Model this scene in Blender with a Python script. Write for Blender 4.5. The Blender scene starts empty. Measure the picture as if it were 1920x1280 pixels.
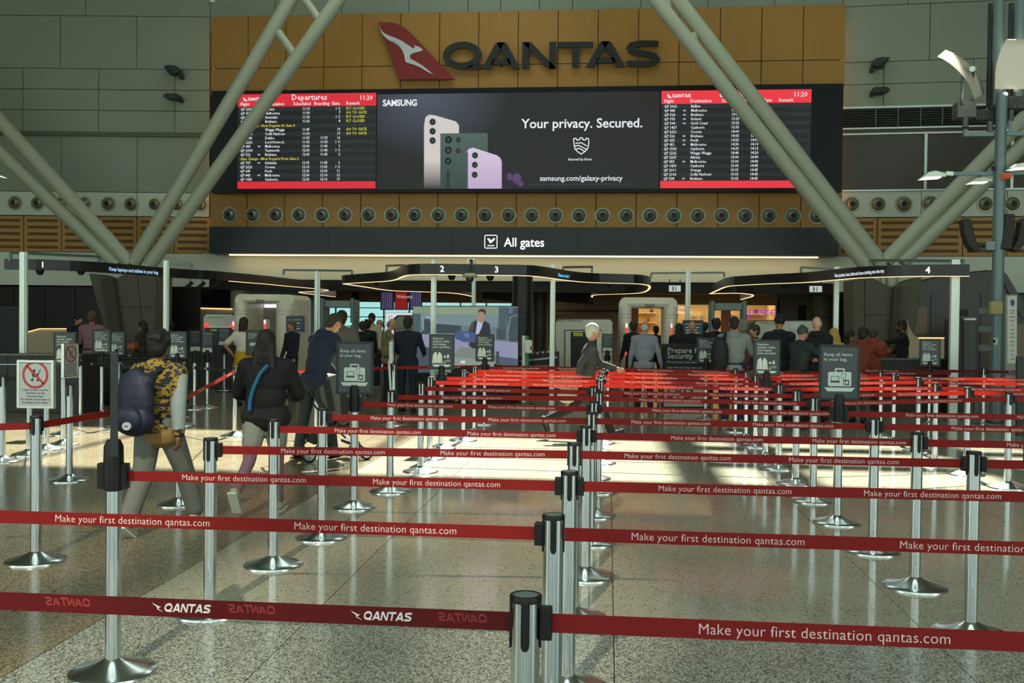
import bpy, bmesh, math, random
from mathutils import Vector, Matrix, noise
from math import sin, cos, pi, radians, atan2
C = bpy.context.scene.collection
S = bpy.context.scene
random.seed(7)
# ------------------------------------------------------------------ camera
FPX = 1860.0
EYE = Vector((0, 0, 1.667))
YAW, PIT, ROLL = math.atan(180 / FPX), math.atan(34 / FPX), 0.0110
FW = Vector((-sin(YAW) * cos(PIT), cos(YAW) * cos(PIT), -sin(PIT)))
R0 = Vector((cos(YAW), sin(YAW), 0))
U0 = R0.cross(FW)
RT = R0 * cos(ROLL) + U0 * sin(ROLL)
UP = U0 * cos(ROLL) - R0 * sin(ROLL)
cd = bpy.data.cameras.new('camera'); cam = bpy.data.objects.new('camera', cd); C.objects.link(cam)
cd.sensor_width = 36; cd.lens = FPX / 1920 * 36; cd.clip_end = 300
m = Matrix((RT, UP, -FW)).transposed().to_4x4(); m.translation = EYE
cam.matrix_world = m
S.camera = cam
def ray(px, py): return FW + RT * ((px - 960) / FPX) - UP * ((py - 640) / FPX)
def at(px, py, d): return EYE + ray(px, py) * d                 # a point d metres out along the view
def PW(px, py, Y):                                              # a point on the plane Y = const (parallel to the back wall)
    r = ray(px, py); p = EYE + r * (Y / r.y); return p
def AZ(px, py, z):
    r = ray(px, py); return EYE + r * ((z - EYE.z) / r.z)       # a point at height z
def hz(px): return 606 + 0.011 * (px - 960)
def gnd(px, d):
    p = at(px, hz(px), d); return Vector((p.x, p.y, 0))
def hgt(px, py, d): return at(px, py, d).z
# ------------------------------------------------------------------ look, world, sun, large lights
S.view_settings.view_transform = 'Standard'; S.view_settings.look = 'None'
S.view_settings.exposure = 0.0; S.view_settings.gamma = 1; S.view_settings.use_curve_mapping = False
S.cycles.max_bounces = 7; S.cycles.diffuse_bounces = 4; S.cycles.glossy_bounces = 4; S.cycles.transmission_bounces = 4
S.cycles.caustics_reflective = False; S.cycles.caustics_refractive = False; S.cycles.sample_clamp_indirect = 4
w = bpy.data.worlds.new('sky'); S.world = w; w.use_nodes = True
nt = w.node_tree; bgn = nt.nodes['Background']
bgn.inputs[0].default_value = (0.74, 0.88, 0.82, 1); bgn.inputs[1].default_value = 2.95
def light(name, kind, loc, target, energy, col=(1, 1, 1), **k):
    l = bpy.data.lights.new(name, kind); l.energy = energy; l.color = col
    o = bpy.data.objects.new(name, l); C.objects.link(o); o.location = loc
    if target is not None: o.rotation_euler = (Vector(target) - Vector(loc)).to_track_quat('-Z', 'Y').to_euler()
    for a, v in k.items(): setattr(l, a, v)
    return o
# sun: from beyond the terminal, high, falling towards the camera through the roof opening
light('sun', 'SUN', (0, 30, 30), (-0.6, 30 - 8.0, 20), 24.0, (.97, 1, .88), angle=radians(.9))
# added spot behind the camera standing in for reflected sun: warm left foreground patch
light('reflected_sun_spot', 'SPOT', (-2.8, -5.6, 12.2), (-2.5, 5.3, 0), 7500, (1, .92, .72), spot_size=radians(21), spot_blend=.3, shadow_soft_size=.07)
# ------------------------------------------------------------------ materials
def lin(c):
    return tuple((v / 12.92 if v <= .04045 else ((v + .055) / 1.055) ** 2.4) for v in (x / 255 for x in c))
MATS = {}
def mat(name, rgb, rough=.6, metal=0., spec=.5, emit=0., noise_=None, bump=None, coat=0.):
    if name in MATS: return MATS[name]
    m = bpy.data.materials.new(name); m.use_nodes = True; n = m.node_tree.nodes; L = m.node_tree.links
    b = n['Principled BSDF']; c = (*lin(rgb), 1)
    b.inputs['Base Color'].default_value = c; b.inputs['Roughness'].default_value = rough
    b.inputs['Metallic'].default_value = metal; b.inputs['Specular IOR Level'].default_value = spec
    if coat: b.inputs['Coat Weight'].default_value = coat
    if emit:
        b.inputs['Base Color'].default_value = (0.01, .01, .01, 1)
        b.inputs['Emission Color'].default_value = c; b.inputs['Emission Strength'].default_value = emit
    if noise_:                                                   # (scale, amount, stretch)
        tc = n.new('ShaderNodeTexCoord'); mp = n.new('ShaderNodeMapping'); nz = n.new('ShaderNodeTexNoise'); mx = n.new('ShaderNodeMix')
        mx.data_type = 'RGBA'; mp.inputs['Scale'].default_value = noise_[2]
        nz.inputs['Scale'].default_value = noise_[0]; nz.inputs['Detail'].default_value = 4
        L.new(tc.outputs['Object'], mp.inputs[0]); L.new(mp.outputs[0], nz.inputs[0]); L.new(nz.outputs[0], mx.inputs[0])
        k = noise_[1]
        mx.inputs[6].default_value = (*[v * (1 - k) for v in c[:3]], 1); mx.inputs[7].default_value = (*[min(1, v * (1 + k)) for v in c[:3]], 1)
        L.new(mx.outputs[2], b.inputs['Base Color'])
        if bump:
            bp = n.new('ShaderNodeBump'); bp.inputs['Strength'].default_value = bump; bp.inputs['Distance'].default_value = .01
            L.new(nz.outputs[0], bp.inputs['Height']); L.new(bp.outputs[0], b.inputs['Normal'])
    MATS[name] = m; return m
def terrazzo(name, base, specks, scale, lo, hi, rough, mixk=1.):
    """ground: fine chips of several colours in a binder, polished"""
    m = bpy.data.materials.new(name); m.use_nodes = True; n = m.node_tree.nodes; L = m.node_tree.links
    b = n['Principled BSDF']; b.inputs['Roughness'].default_value = rough; b.inputs['Specular IOR Level'].default_value = .42
    tc = n.new('ShaderNodeTexCoord'); geo = n.new('ShaderNodeNewGeometry')
    v = n.new('ShaderNodeTexVoronoi'); v.inputs['Scale'].default_value = scale; v.inputs['Randomness'].default_value = 1
    L.new(geo.outputs['Position'], v.inputs['Vector'])
    sep = n.new('ShaderNodeSeparateColor'); L.new(v.outputs['Color'], sep.inputs[0])
    prev = None
    for i, (col, th) in enumerate(specks):
        g = n.new('ShaderNodeMath'); g.operation = 'GREATER_THAN'; g.inputs[1].default_value = th
        L.new(sep.outputs[i % 3], g.inputs[0])
        mx = n.new('ShaderNodeMix'); mx.data_type = 'RGBA'
        k = n.new('ShaderNodeMath'); k.operation = 'MULTIPLY'; k.inputs[1].default_value = mixk; L.new(g.outputs[0], k.inputs[0])
        L.new(k.outputs[0], mx.inputs[0]); mx.inputs[7].default_value = (*lin(col), 1)
        if prev is None: mx.inputs[6].default_value = (*lin(base), 1)
        else: L.new(prev, mx.inputs[6])
        prev = mx.outputs[2]
    nz = n.new('ShaderNodeTexNoise'); nz.inputs['Scale'].default_value = 1.3; nz.inputs['Detail'].default_value = 3
    L.new(geo.outputs['Position'], nz.inputs['Vector'])
    mr = n.new('ShaderNodeMapRange'); mr.inputs[3].default_value = .88; mr.inputs[4].default_value = 1.1; L.new(nz.outputs[0], mr.inputs[0])
    ml = n.new('ShaderNodeVectorMath'); ml.operation = 'SCALE'; L.new(prev, ml.inputs[0]); L.new(mr.outputs[0], ml.inputs['Scale'])
    L.new(ml.outputs[0], b.inputs['Base Color'])
    mr2 = n.new('ShaderNodeMapRange'); mr2.inputs[3].default_value = rough * .8; mr2.inputs[4].default_value = rough * 1.3
    L.new(nz.outputs[0], mr2.inputs[0]); L.new(mr2.outputs[0], b.inputs['Roughness'])
    MATS[name] = m; return m
def fabric_belt(name, rgb, tl):
    m = bpy.data.materials.new(name); m.use_nodes = True; n = m.node_tree.nodes; L = m.node_tree.links
    b = n['Principled BSDF']; b.inputs['Base Color'].default_value = (*lin(rgb), 1); b.inputs['Roughness'].default_value = .55
    t = n.new('ShaderNodeBsdfTranslucent'); t.inputs[0].default_value = (*lin(tl), 1)
    w_ = n.new('ShaderNodeTexWave'); w_.inputs['Scale'].default_value = 260; w_.bands_direction = 'Z'
    tc = n.new('ShaderNodeTexCoord'); L.new(tc.outputs['Object'], w_.inputs[0])
    bp = n.new('ShaderNodeBump'); bp.inputs['Strength'].default_value = .15; bp.inputs['Distance'].default_value = .001
    L.new(w_.outputs[0], bp.inputs['Height']); L.new(bp.outputs[0], b.inputs['Normal'])
    mx = n.new('ShaderNodeMixShader'); mx.inputs[0].default_value = .5
    L.new(b.outputs[0], mx.inputs[1]); L.new(t.outputs[0], mx.inputs[2])
    L.new(mx.outputs[0], n['Material Output'].inputs['Surface']); MATS[name] = m; return m
def camo(name):
    m = bpy.data.materials.new(name); m.use_nodes = True; n = m.node_tree.nodes; L = m.node_tree.links
    b = n['Principled BSDF']; b.inputs['Roughness'].default_value = .8
    tc = n.new('ShaderNodeTexCoord'); mp = n.new('ShaderNodeMapping'); mp.inputs['Scale'].default_value = (1, 1, 2)
    v = n.new('ShaderNodeTexNoise'); v.inputs['Scale'].default_value = 13; v.inputs['Detail'].default_value = 1.5
    r = n.new('ShaderNodeValToRGB'); r.color_ramp.interpolation = 'CONSTANT'
    e = r.color_ramp.elements; e[0].position = 0; e[0].color = (.010, .011, .014, 1); e[1].position = .49; e[1].color = (*lin((146, 118, 34)), 1)
    x = e.new(.56); x.color = (*lin((140, 114, 48)), 1)
    x = e.new(.62); x.color = (.03, .03, .03, 1)
    L.new(tc.outputs['Object'], mp.inputs[0]); L.new(mp.outputs[0], v.inputs[0]); L.new(v.outputs[0], r.inputs[0]); L.new(r.outputs[0], b.inputs['Base Color'])
    MATS[name] = m; return m
chrome = mat('chrome', (205, 212, 215), .08, 1.)
steel = mat('steel', (150, 156, 156), .28, 1.)
black = mat('black_plastic', (13, 14, 15), .45, spec=.35)
darkmet = mat('dark_metal', (38, 46, 48), .45, .3)
red_belt = fabric_belt('red_belt', (160, 27, 27), (206, 96, 72))
darkred_belt = fabric_belt('dark_red_belt', (124, 16, 22), (130, 24, 24))
grey_belt = fabric_belt('grey_belt', (40, 48, 48), (40, 48, 48))
print_white = mat('print_white', (225, 200, 195), .6)
white = mat('white_paint', (215, 220, 212), .5)
offwhite = mat('scanner_white', (236, 230, 206), .4)
greypaint = mat('column_paint', (176, 182, 160), .45)
wallgrey = mat('wall_panel_grey', (150, 160, 142), .55, noise_=(1.2, .06, (1, 1, 1)))
walllight = mat('wall_band_light', (216, 222, 206), .5)
joint = mat('joint_dark', (40, 46, 40), .8)
wood = mat('wood_veneer', (174, 128, 60), .45, noise_=(2.2, .12, (7, 1, .35)), spec=.35)
wooddark = mat('wood_slot', (112, 80, 38), .7)
acoustic = mat('wood_acoustic', (186, 142, 76), .5, noise_=(2.2, .1, (6, 1, .4)))
fascia = mat('fascia_dark', (36, 44, 44), .45, noise_=(1.5, .1, (1, 1, 1)))
screen_black = mat('screen_black', (18, 22, 24), .4, spec=.25)
bulk = mat('bulkhead_white', (222, 228, 210), .6)
concrete = mat('concrete', (96, 94, 78), .8, noise_=(3, .14, (1, 1, 1)), bump=.2)
booth = mat('booth_black', (26, 21, 18), .5)
boothbrown = mat('booth_brown', (52, 44, 38), .35)
beige = mat('beige_wall', (150, 132, 106), .7)
beige2 = mat('beige_counter', (176, 158, 128), .5)
ceilblack = mat('ceiling_black', (20, 19, 18), .7)
led_warm = mat('led_warm', (255, 196, 130), emit=1.6)
led_soft = mat('led_soft', (255, 190, 110), emit=1.1)
led_red = mat('led_red', (255, 60, 70), emit=1.1)
glass_dark = mat('dark_glass', (22, 24, 26), .12)
alum = mat('aluminium_post', (214, 226, 214), .32, .4)
sign_face = mat('sign_charcoal', (52, 62, 64), .3)
sign_print = mat('sign_print', (196, 206, 198), .5)
skin_m = mat('skin', (190, 136, 108), .55); skin_d = mat('skin_tan', (120, 84, 62), .55)
E_ = lambda n, c, s=1.: mat(n, c, emit=s)
e_white = E_('screen_white', (240, 244, 250), .95); e_red = E_('screen_red', (214, 40, 54)); e_red2 = E_('screen_red_right', (232, 52, 64))
e_yel = E_('screen_yellow', (222, 216, 50), .95); e_row = E_('screen_row', (33, 40, 44)); e_blk = E_('screen_dark', (26, 27, 27)); e_sign = E_('sign_lit_white', (255, 255, 255), 1.3)
# ------------------------------------------------------------------ mesh helpers
def link(name, me, m=None, parent=None, smooth=False):
    o = bpy.data.objects.new(name, me); C.objects.link(o)
    if m is not None:
        me.materials.clear()
        for k in (m if isinstance(m, (list, tuple)) else [m]): me.materials.append(k)
    if parent is not None: o.parent = parent
    if smooth: me.shade_smooth()
    return o
def tag(o, label=None, cat=None, group=None, kind=None):
    if label: o['label'] = label
    if cat: o['category'] = cat
    if group: o['group'] = group
    if kind: o['kind'] = kind
    return o
def empty(name, loc, rz=0, label=None, cat=None, group=None):
    o = bpy.data.objects.new(name, None); C.objects.link(o); o.location = loc; o.rotation_euler = (0, 0, rz)
    return tag(o, label, cat, group)
class MB:
    def __init__(s): s.v = []; s.f = []; s.mi = []
    def add(s, vs, fs, mi=0):
        b = len(s.v); s.v += [tuple(v) for v in vs]; s.f += [tuple(b + i for i in f) for f in fs]; s.mi += [mi] * len(fs); return s
    def box(s, x0, x1, y0, y1, z0, z1, mi=0):
        x0, x1 = sorted((x0, x1)); y0, y1 = sorted((y0, y1)); z0, z1 = sorted((z0, z1))
        return s.add([(x0, y0, z0), (x1, y0, z0), (x1, y1, z0), (x0, y1, z0), (x0, y0, z1), (x1, y0, z1), (x1, y1, z1), (x0, y1, z1)],
                     [(0, 3, 2, 1), (4, 5, 6, 7), (0, 1, 5, 4), (1, 2, 6, 5), (2, 3, 7, 6), (3, 0, 4, 7)], mi)
    def bar(s, p, q, w, h, mi=0, up=(0, 0, 1)):                  # box section from p to q
        p, q = Vector(p), Vector(q); d = (q - p).normalized(); a = d.cross(Vector(up))
        if a.length < 1e-4: a = d.cross(Vector((1, 0, 0)))
        a.normalize(); b = a.cross(d)
        c = [(p, -1, -1), (p, 1, -1), (p, 1, 1), (p, -1, 1), (q, -1, -1), (q, 1, -1), (q, 1, 1), (q, -1, 1)]
        return s.add([o + a * (i * w / 2) + b * (j * h / 2) for o, i, j in c], [(0, 3, 2, 1), (4, 5, 6, 7), (0, 1, 5, 4), (1, 2, 6, 5), (2, 3, 7, 6), (3, 0, 4, 7)], mi)
    def tube(s, pts, r, n=12, mi=0, caps=True):
        pts = [Vector(p) for p in pts]; rings = []; k = len(pts)
        rr = r if isinstance(r, (list, tuple)) else [r] * k
        a = None
        for i, p in enumerate(pts):
            d = (pts[min(i + 1, k - 1)] - pts[max(i - 1, 0)]).normalized()
            if a is None:
                a = d.cross(Vector((0, 0, 1)));
                if a.length < 1e-3: a = Vector((1, 0, 0))
            a = (a - d * a.dot(d)).normalized(); b = d.cross(a)
            rings.append([p + (a * cos(2 * pi * j / n) + b * sin(2 * pi * j / n)) * rr[i] for j in range(n)])
        vs = [v for R_ in rings for v in R_]; fs = []
        for i in range(k - 1):
            for j in range(n):
                fs.append((i * n + j, i * n + (j + 1) % n, (i + 1) * n + (j + 1) % n, (i + 1) * n + j))
        if caps: fs += [tuple(range(n))[::-1], tuple((k - 1) * n + j for j in range(n))]
        return s.add(vs, fs, mi)
    def lathe(s, prof, n=24, c=(0, 0, 0), mi=0, axis='z'):       # prof: (r, z) pairs
        vs = []; fs = []
        for r, z in prof:
            for j in range(n):
                x, y = r * cos(2 * pi * j / n), r * sin(2 * pi * j / n)
                vs.append((c[0] + x, c[1] + y, c[2] + z) if axis == 'z' else (c[0] + x, c[1] + z, c[2] + y))
        for i in range(len(prof) - 1):
            for j in range(n):
                f = (i * n + j, i * n + (j + 1) % n, (i + 1) * n + (j + 1) % n, (i + 1) * n + j)
                fs.append(f if axis == 'z' else f[::-1])
        return s.add(vs, fs, mi)
    def prism(s, pts, y0, y1, mi=0):                             # outline in x,z pushed along y
        n = len(pts); a = sum(pts[i][0] * pts[(i + 1) % n][1] - pts[(i + 1) % n][0] * pts[i][1] for i in range(n))
        if a < 0: pts = pts[::-1]
        y0, y1 = sorted((y0, y1))
        vs = [(x, y0, z) for x, z in pts] + [(x, y1, z) for x, z in pts]
        return s.add(vs, [tuple(range(n)), tuple(range(2 * n - 1, n - 1, -1))] + [(i + n, (i + 1) % n + n, (i + 1) % n, i) for i in range(n)], mi)
    def prismz(s, pts, z0, z1, mi=0):                            # outline in x,y pushed up
        n = len(pts); a = sum(pts[i][0] * pts[(i + 1) % n][1] - pts[(i + 1) % n][0] * pts[i][1] for i in range(n))
        if a < 0: pts = pts[::-1]
        vs = [(x, y, z0) for x, y in pts] + [(x, y, z1) for x, y in pts]
        return s.add(vs, [tuple(range(n - 1, -1, -1)), tuple(range(n, 2 * n))] + [(i, (i + 1) % n, (i + 1) % n + n, i + n) for i in range(n)], mi)
    def mesh(s, name='m'):
        me = bpy.data.meshes.new(name); me.from_pydata(s.v, [], s.f)
        if any(s.mi):
            me.polygons.foreach_set('material_index', s.mi)
        me.update(); return me
    def build(s, name, m, parent=None, smooth=False, bevel=0, ang=None):
        o = link(name, s.mesh(name), m, parent)
        if bevel:
            b = o.modifiers.new('b', 'BEVEL'); b.width = bevel; b.segments = 2; b.limit_method = 'ANGLE'
        if smooth or ang:
            try: o.data.set_sharp_from_angle(angle=radians(ang or 35))
            except Exception: pass
            for p in o.data.polygons: p.use_smooth = True
        return o
def setting(name, mb, m, parent=None, **k):
    o = mb.build(name, m, parent, **k)
    if parent is None: o['kind'] = 'structure'
    return o
_T = {}
def text_mesh(s, size, ext=0.0, align='LEFT', off=0., sx=1., res=2, shear=0., line=1., sp=1.):
    k = (s, size, ext, align, off, sx, res, shear, line, sp)
    if k in _T: return _T[k]
    c = bpy.data.curves.new('t', 'FONT'); c.body = s; c.size = size; c.extrude = ext; c.resolution_u = res; c.offset = off; c.shear = shear
    c.align_x = align; c.space_line = line; c.space_character = sp
    o = bpy.data.objects.new('t', c); me = bpy.data.meshes.new_from_object(o); me.name = 'lettering'
    for v in me.vertices: v.co = Vector((v.co.x * sx, -v.co.z, v.co.y))       # stand the text up: x right, z up, facing -y
    bpy.data.objects.remove(o); bpy.data.curves.remove(c)
    _T[k] = me; return me
def text(s, size, loc, m, parent=None, name='lettering', rz=0, **k):
    me = text_mesh(s, size, **k)
    if not me.materials: me.materials.append(m)
    elif me.materials[0] != m: me = me.copy(); me.materials[0] = m
    o = bpy.data.objects.new(name, me); C.objects.link(o); o.location = loc; o.rotation_euler = (0, 0, rz)
    if parent is not None: o.parent = parent
    return o
def copy_tree(o, parent=None):
    c = o.copy(); C.objects.link(c)
    if parent is not None: c.parent = parent
    for ch in KIDS.get(o.name, []): copy_tree(ch, c)
    return c
KIDS = {}
def index_kids(root):
    KIDS[root.name] = [o for o in C.objects if o.parent == root]
    for k in KIDS[root.name]: index_kids(k)
def strokes(pts, w, closed=False):
    """quads for a stroked polyline with mitred joints"""
    P = [Vector(p) for p in pts]; n = len(P); L_, R_ = [], []
    for i in range(n):
        a = P[i] - P[i - 1] if (i > 0 or closed) else P[1] - P[0]
        b = P[(i + 1) % n] - P[i] if (i < n - 1 or closed) else a
        if i == 0 and not closed: a = b
        a.normalize(); b.normalize(); t = (a + b).normalized(); nn = Vector((-t.y, t.x)); q = max(.45, Vector((-a.y, a.x)).dot(nn))
        L_.append(P[i] + nn * (w / 2 / q)); R_.append(P[i] - nn * (w / 2 / q))
    return [[tuple(L_[i]), tuple(R_[i]), tuple(R_[(i + 1) % n]), tuple(L_[(i + 1) % n])] for i in range(n if closed else n - 1)]
def ell(cx, cy, rx, ry, n=28, a0=0, a1=2 * pi, closed=True):
    k = n if closed else n + 1
    return [(cx + rx * cos(a0 + (a1 - a0) * i / n), cy + ry * sin(a0 + (a1 - a0) * i / n)) for i in range(k)]
def rrect(x0, x1, z0, z1, r, n=5):
    o = []
    for cx, cz, a in ((x1 - r, z1 - r, 0), (x0 + r, z1 - r, pi / 2), (x0 + r, z0 + r, pi), (x1 - r, z0 + r, 3 * pi / 2)):
        o += [(cx + r * cos(a + pi / 2 * i / n), cz + r * sin(a + pi / 2 * i / n)) for i in range(n + 1)]
    return o
def flat(name, polys, y, dep, m, parent=None):
    mb = MB()
    for p in polys: mb.prism(p, y - dep, y)
    return mb.build(name, m, parent)
def pxr(x0, x1, y0, y1, Y):                                      # pixel rectangle -> X0,X1,Z0,Z1 on plane Y
    a = PW(x0, (y0 + y1) / 2, Y); b = PW(x1, (y0 + y1) / 2, Y)
    t = PW((x0 + x1) / 2, y0, Y).z; u = PW((x0 + x1) / 2, y1, Y).z
    return a.x, b.x, u, t
QLET = {  # wide heavy capitals, unit height, each (width, quads/polys)
    'Q': (1.45, strokes(ell(.7, .5, .57, .385, 32), .235, True) + [[(1.0, .12), (1.42, .12), (1.36, -.02), (.75, -.02)]]),
    'A': (1.35, [[(0, 0), (.28, 0), (.80, 1), (.60, 1), (.48, .95)], [(1.35, 0), (1.06, 0), (.52, .98), (.62, 1), (.80, 1), (.88, .93)], [(.32, .17), (1.04, .17), (.95, .38), (.43, .38)]]),
    'N': (1.18, [[(0, 0), (.24, 0), (.24, 1), (0, 1)], [(.94, 0), (1.18, 0), (1.18, 1), (.94, 1)], [(0, 1), (.30, 1), (1.18, 0), (.88, 0)]]),
    'T': (1.2, [[(0, .78), (1.2, .78), (1.2, 1), (0, 1)], [(.48, 0), (.72, 0), (.72, .8), (.48, .8)]]),
    'S': (1.22, strokes([(1.16, .86), (.85, .885), (.45, .885), (.2, .83), (.13, .72), (.2, .6), (.42, .545), (.82, .46), (1.02, .40), (1.1, .28), (1.02, .17), (.78, .115), (.4, .115), (.04, .14)], .22)),
}
TAIL = [(75, 95), (160, 92), (240, 95), (330, 120), (400, 160), (470, 215), (1050, 822), (345, 828)]
ROO = [(88, 148), (120, 200), (150, 235), (200, 262), (290, 295), (380, 335), (460, 390), (525, 432), (545, 420), (535, 388), (600, 412), (645, 445), (625, 465), (540, 485), (490, 505), (478, 535), (490, 565), (540, 590), (640, 650), (710, 705), (782, 768), (730, 745), (600, 665), (520, 635), (430, 610), (418, 580), (405, 510), (375, 440), (320, 390), (250, 350), (180, 305), (130, 250)]
def qword(x0, z0, h, w, slant=0.):                               # whole word as polys fitted to width w
    polys = []; x = 0; gap = .07; tot = sum(QLET[c][0] + gap for c in 'QANTAS') - gap
    for c in 'QANTAS':
        for p in QLET[c][1]: polys.append([(x0 + ((x + u) / tot) * w + slant * v * h, z0 + v * h) for u, v in p])
        x += QLET[c][0] + gap
    return polys
def roo_small(x0, z0, s, pts=ROO, flip=1): return [(x0 + u / 1050 * s, z0 + (828 - v) / 1050 * s) for u, v in pts]
# ------------------------------------------------------------------ structure: floor
f_front = terrazzo('terrazzo_coarse', (148, 151, 137), [((104, 108, 98), .60), ((182, 182, 166), .64), ((74, 78, 70), .84)], 135, 0, 0, .2)
f_cream = terrazzo('terrazzo_cream', (160, 155, 134), [((152, 148, 126), .55), ((172, 167, 146), .6), ((98, 93, 78), .972)], 95, 0, 0, .10)
f_brown = terrazzo('terrazzo_brown', (126, 114, 90), [((102, 90, 68), .6), ((148, 137, 112), .62), ((82, 73, 58), .86)], 130, 0, 0, .2)
YJ = [-3.0, -.9, 1.2, 3.3, 5.4] + [5.4 + 2.1 * k for k in range(1, 10)]
XJ = [-16.95 + 1.7 * k for k in range(18)]
fl = MB().box(-26, 26, -14, 60, -.3, -.02); flo = setting('floor', fl, mat('floor_joint', (96, 84, 62), .7))
XC = sorted(XJ + [-2.78])
for j in range(len(YJ) - 1):
    y0, y1 = YJ[j], YJ[j + 1]
    for i in range(len(XC) - 1):
        x0, x1 = XC[i], XC[i + 1]; g = .0028
        mm = f_brown if x1 <= -2.77 else (f_front if y1 <= 5.41 else f_cream)
        MB().box(x0 + g, x1 - g, y0 + g, y1 - g, -.02, 0).build('floor_tile', mm, flo)
MB().box(-26, XC[0], -14, 24.3, -.02, 0).box(XC[-1], 26, -14, 24.3, -.02, 0).box(XC[0], XC[-1], -14, -3, -.02, 0).box(-26, 26, 24.3, 60, -.02, 0).build('floor_slab', f_cream, flo)
# ------------------------------------------------------------------ structure: roof, side walls, back wall
YW = 30.0
roofm = mat('roof_lining', (120, 132, 116), .7)
rx0, rx1, ry0, ry1 = -9.6, 8.6, 22.0, 26.1                        # skylight seen by the sun
ZR = 14.2
rf = MB().box(-26, 26, 2.0, ry0, ZR, ZR + .3).box(-26, 26, ry1, 62, ZR, ZR + .3).box(-26, rx0, ry0, ry1, ZR, ZR + .3).box(rx1, 26, ry0, ry1, ZR, ZR + .3)
roof = setting('roof', rf, roofm)
for x in (-6.0, -2.2, 1.6, 2.6, 5.2, 6.6): MB().box(x, x + (.14 if x < 1 else .55), ry0, ry1, ZR - .1, ZR + .2).build('sun_break_bar', darkmet, roof)  # unseen bars added to break up the sun band, wider on the right
for y in (23.3, 24.9): MB().box(1.6, rx1, y, y + .3, ZR - .1, ZR + .2).build('sun_break_bar', darkmet, roof)
setting('wall_left', MB().box(-26.3, -26, -2, 62, 0, ZR), wallgrey)
setting('wall_right', MB().box(26, 26.3, -2, 62, 0, ZR), wallgrey)
# columns and header added unseen behind the camera to streak the chrome reflections
fr = MB().box(-26, 26, -12.4, -12, 0, .5).box(-26, 26, -12.4, -12, 9.5, ZR).box(-26, 26, -12.3, -12.1, 3.2, 3.5)
for k in range(-8, 9): fr.box(k * 3.1 - (.75 if k % 2 else .3), k * 3.1 + (.75 if k % 2 else .3), -12.6, -12, 0, ZR)
setting('wall_front_unseen', fr, mat('added_facade_frame', (70, 76, 70), .6))
MB().box(-26, 26, -12.4, -5, ZR, ZR + .3).build('roof_front', roofm, roof)
# two unseen bars added below the spot: their shadow crosses the warm patch
LP_ = Vector((-2.8, -5.6, 12.2))
tr = MB()
for (xa, ya), (xb, yb), wd in (((-60, 1195), (560, 965), .13), ((700, 1150), (700, 1300), .10)):
    p, q = AZ(xa, ya, 0), AZ(xb, yb, 0); p = LP_ + (p - LP_) * .22; q = LP_ + (q - LP_) * .22; p, q = p + (p - q) * 1.0, q + (q - p) * 1.0
    tr.bar(p, q, wd, .08)
tr.build('shadow_bar', darkmet, roof)
XL = PW(393, 250, YW).x; XR = PW(1577, 250, YW).x
def hinge(x, a):
    return Matrix.Translation((x, YW, 0)) @ Matrix.Rotation(a, 4, 'Z') @ Matrix.Translation((-x, -YW, 0))
ML, MR = hinge(XL, radians(5.2)), hinge(XR, radians(-4.1))       # the end bays stand turned towards the hall
def PS(px, py, M, Y=YW):                                         # pixel -> unturned coordinates of a turned bay
    Mi = M.inverted(); e = Mi @ EYE; r = Mi.to_3x3() @ ray(px, py); return e + r * ((Y - e.y) / r.y)
wb = setting('wall_back', MB().box(XL - .2, XR + .2, YW + .06, YW + .4, 2.96, ZR), joint)
wl = setting('wall_back_left', MB().box(-30, XL, YW + .06, YW + .4, 2.96, ZR), joint); wl.matrix_world = ML
wr = setting('wall_back_right', MB().box(XR, 30, YW + .06, YW + .4, 2.96, ZR), joint); wr.matrix_world = MR
def rowpan(cols, zt, zb, m, name='panel', g=.010, Y=YW, t=.05, par=None):
    for i in range(len(cols) - 1): MB().box(cols[i] + g, cols[i + 1] - g, Y, Y + t, zb + g, zt - g).build(name, m, par or wb)
Zl = lambda y: PS(200, y, ML).z
Zr_ = lambda y: PS(1700, y, MR).z
xl = lambda v: [PS(q, 150, ML).x for q in v]
xr = lambda v: [PS(q, 150, MR).x for q in v]
ex = lambda v: [PW(q, 150, YW).x for q in v]
rowpan([-30, -24] + xl([-240, -80, 160]) + [XL], 13.9, Zl(30), wallgrey, par=wl)
rowpan([-30, -24] + xl([-172, -30, 113, 256]) + [XL], Zl(30), Zl(129), wallgrey, par=wl)
for a, b in ((129, 168), (168, 207), (207, 248)): rowpan([-30, -24] + xl([-240, -99, 43, 185, 328]) + [XL], Zl(a), Zl(b), wallgrey, par=wl)
rowpan([-30, -24] + xl([-170, -27, 115, 258]) + [XL], Zl(255), Zl(360), wallgrey, par=wl)
MB().box(-30, XL, YW - .10, YW + .05, Zl(256), Zl(248)).build('ledge', mat('ledge_shadow_brown', (104, 102, 80), .6), wl)  # ledge strip in a darker tone that carries its shadow line
rowpan([-30, -24] + xl([-200, 0, 258]) + [XL], Zl(360), Zl(405), walllight, par=wl)
rowpan([XL] + ex([515, 640, 765, 876, 937, 1010, 1072, 1200, 1325, 1450]) + [XR], 13.9, PW(985, 30, YW).z - .3, wallgrey)
rowpan([XR] + xr([1700, 1860, 2060]) + [26, 30], 13.9, Zr_(8), wallgrey, par=wr)
rowpan([XR] + xr([1742, 1905, 2060]) + [26, 30], Zr_(8), Zr_(114), wallgrey, par=wr)
for a, b in ((114, 156), (156, 199)): rowpan([XR] + xr([1657, 1825, 1990]) + [26, 30], Zr_(a), Zr_(b), wallgrey, par=wr)
MB().box(XR, 30, YW - .04, YW + .05, Zr_(202), Zr_(198)).build('trim', alum, wr)
zt, zb = Zr_(202), Zr_(239)
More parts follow.
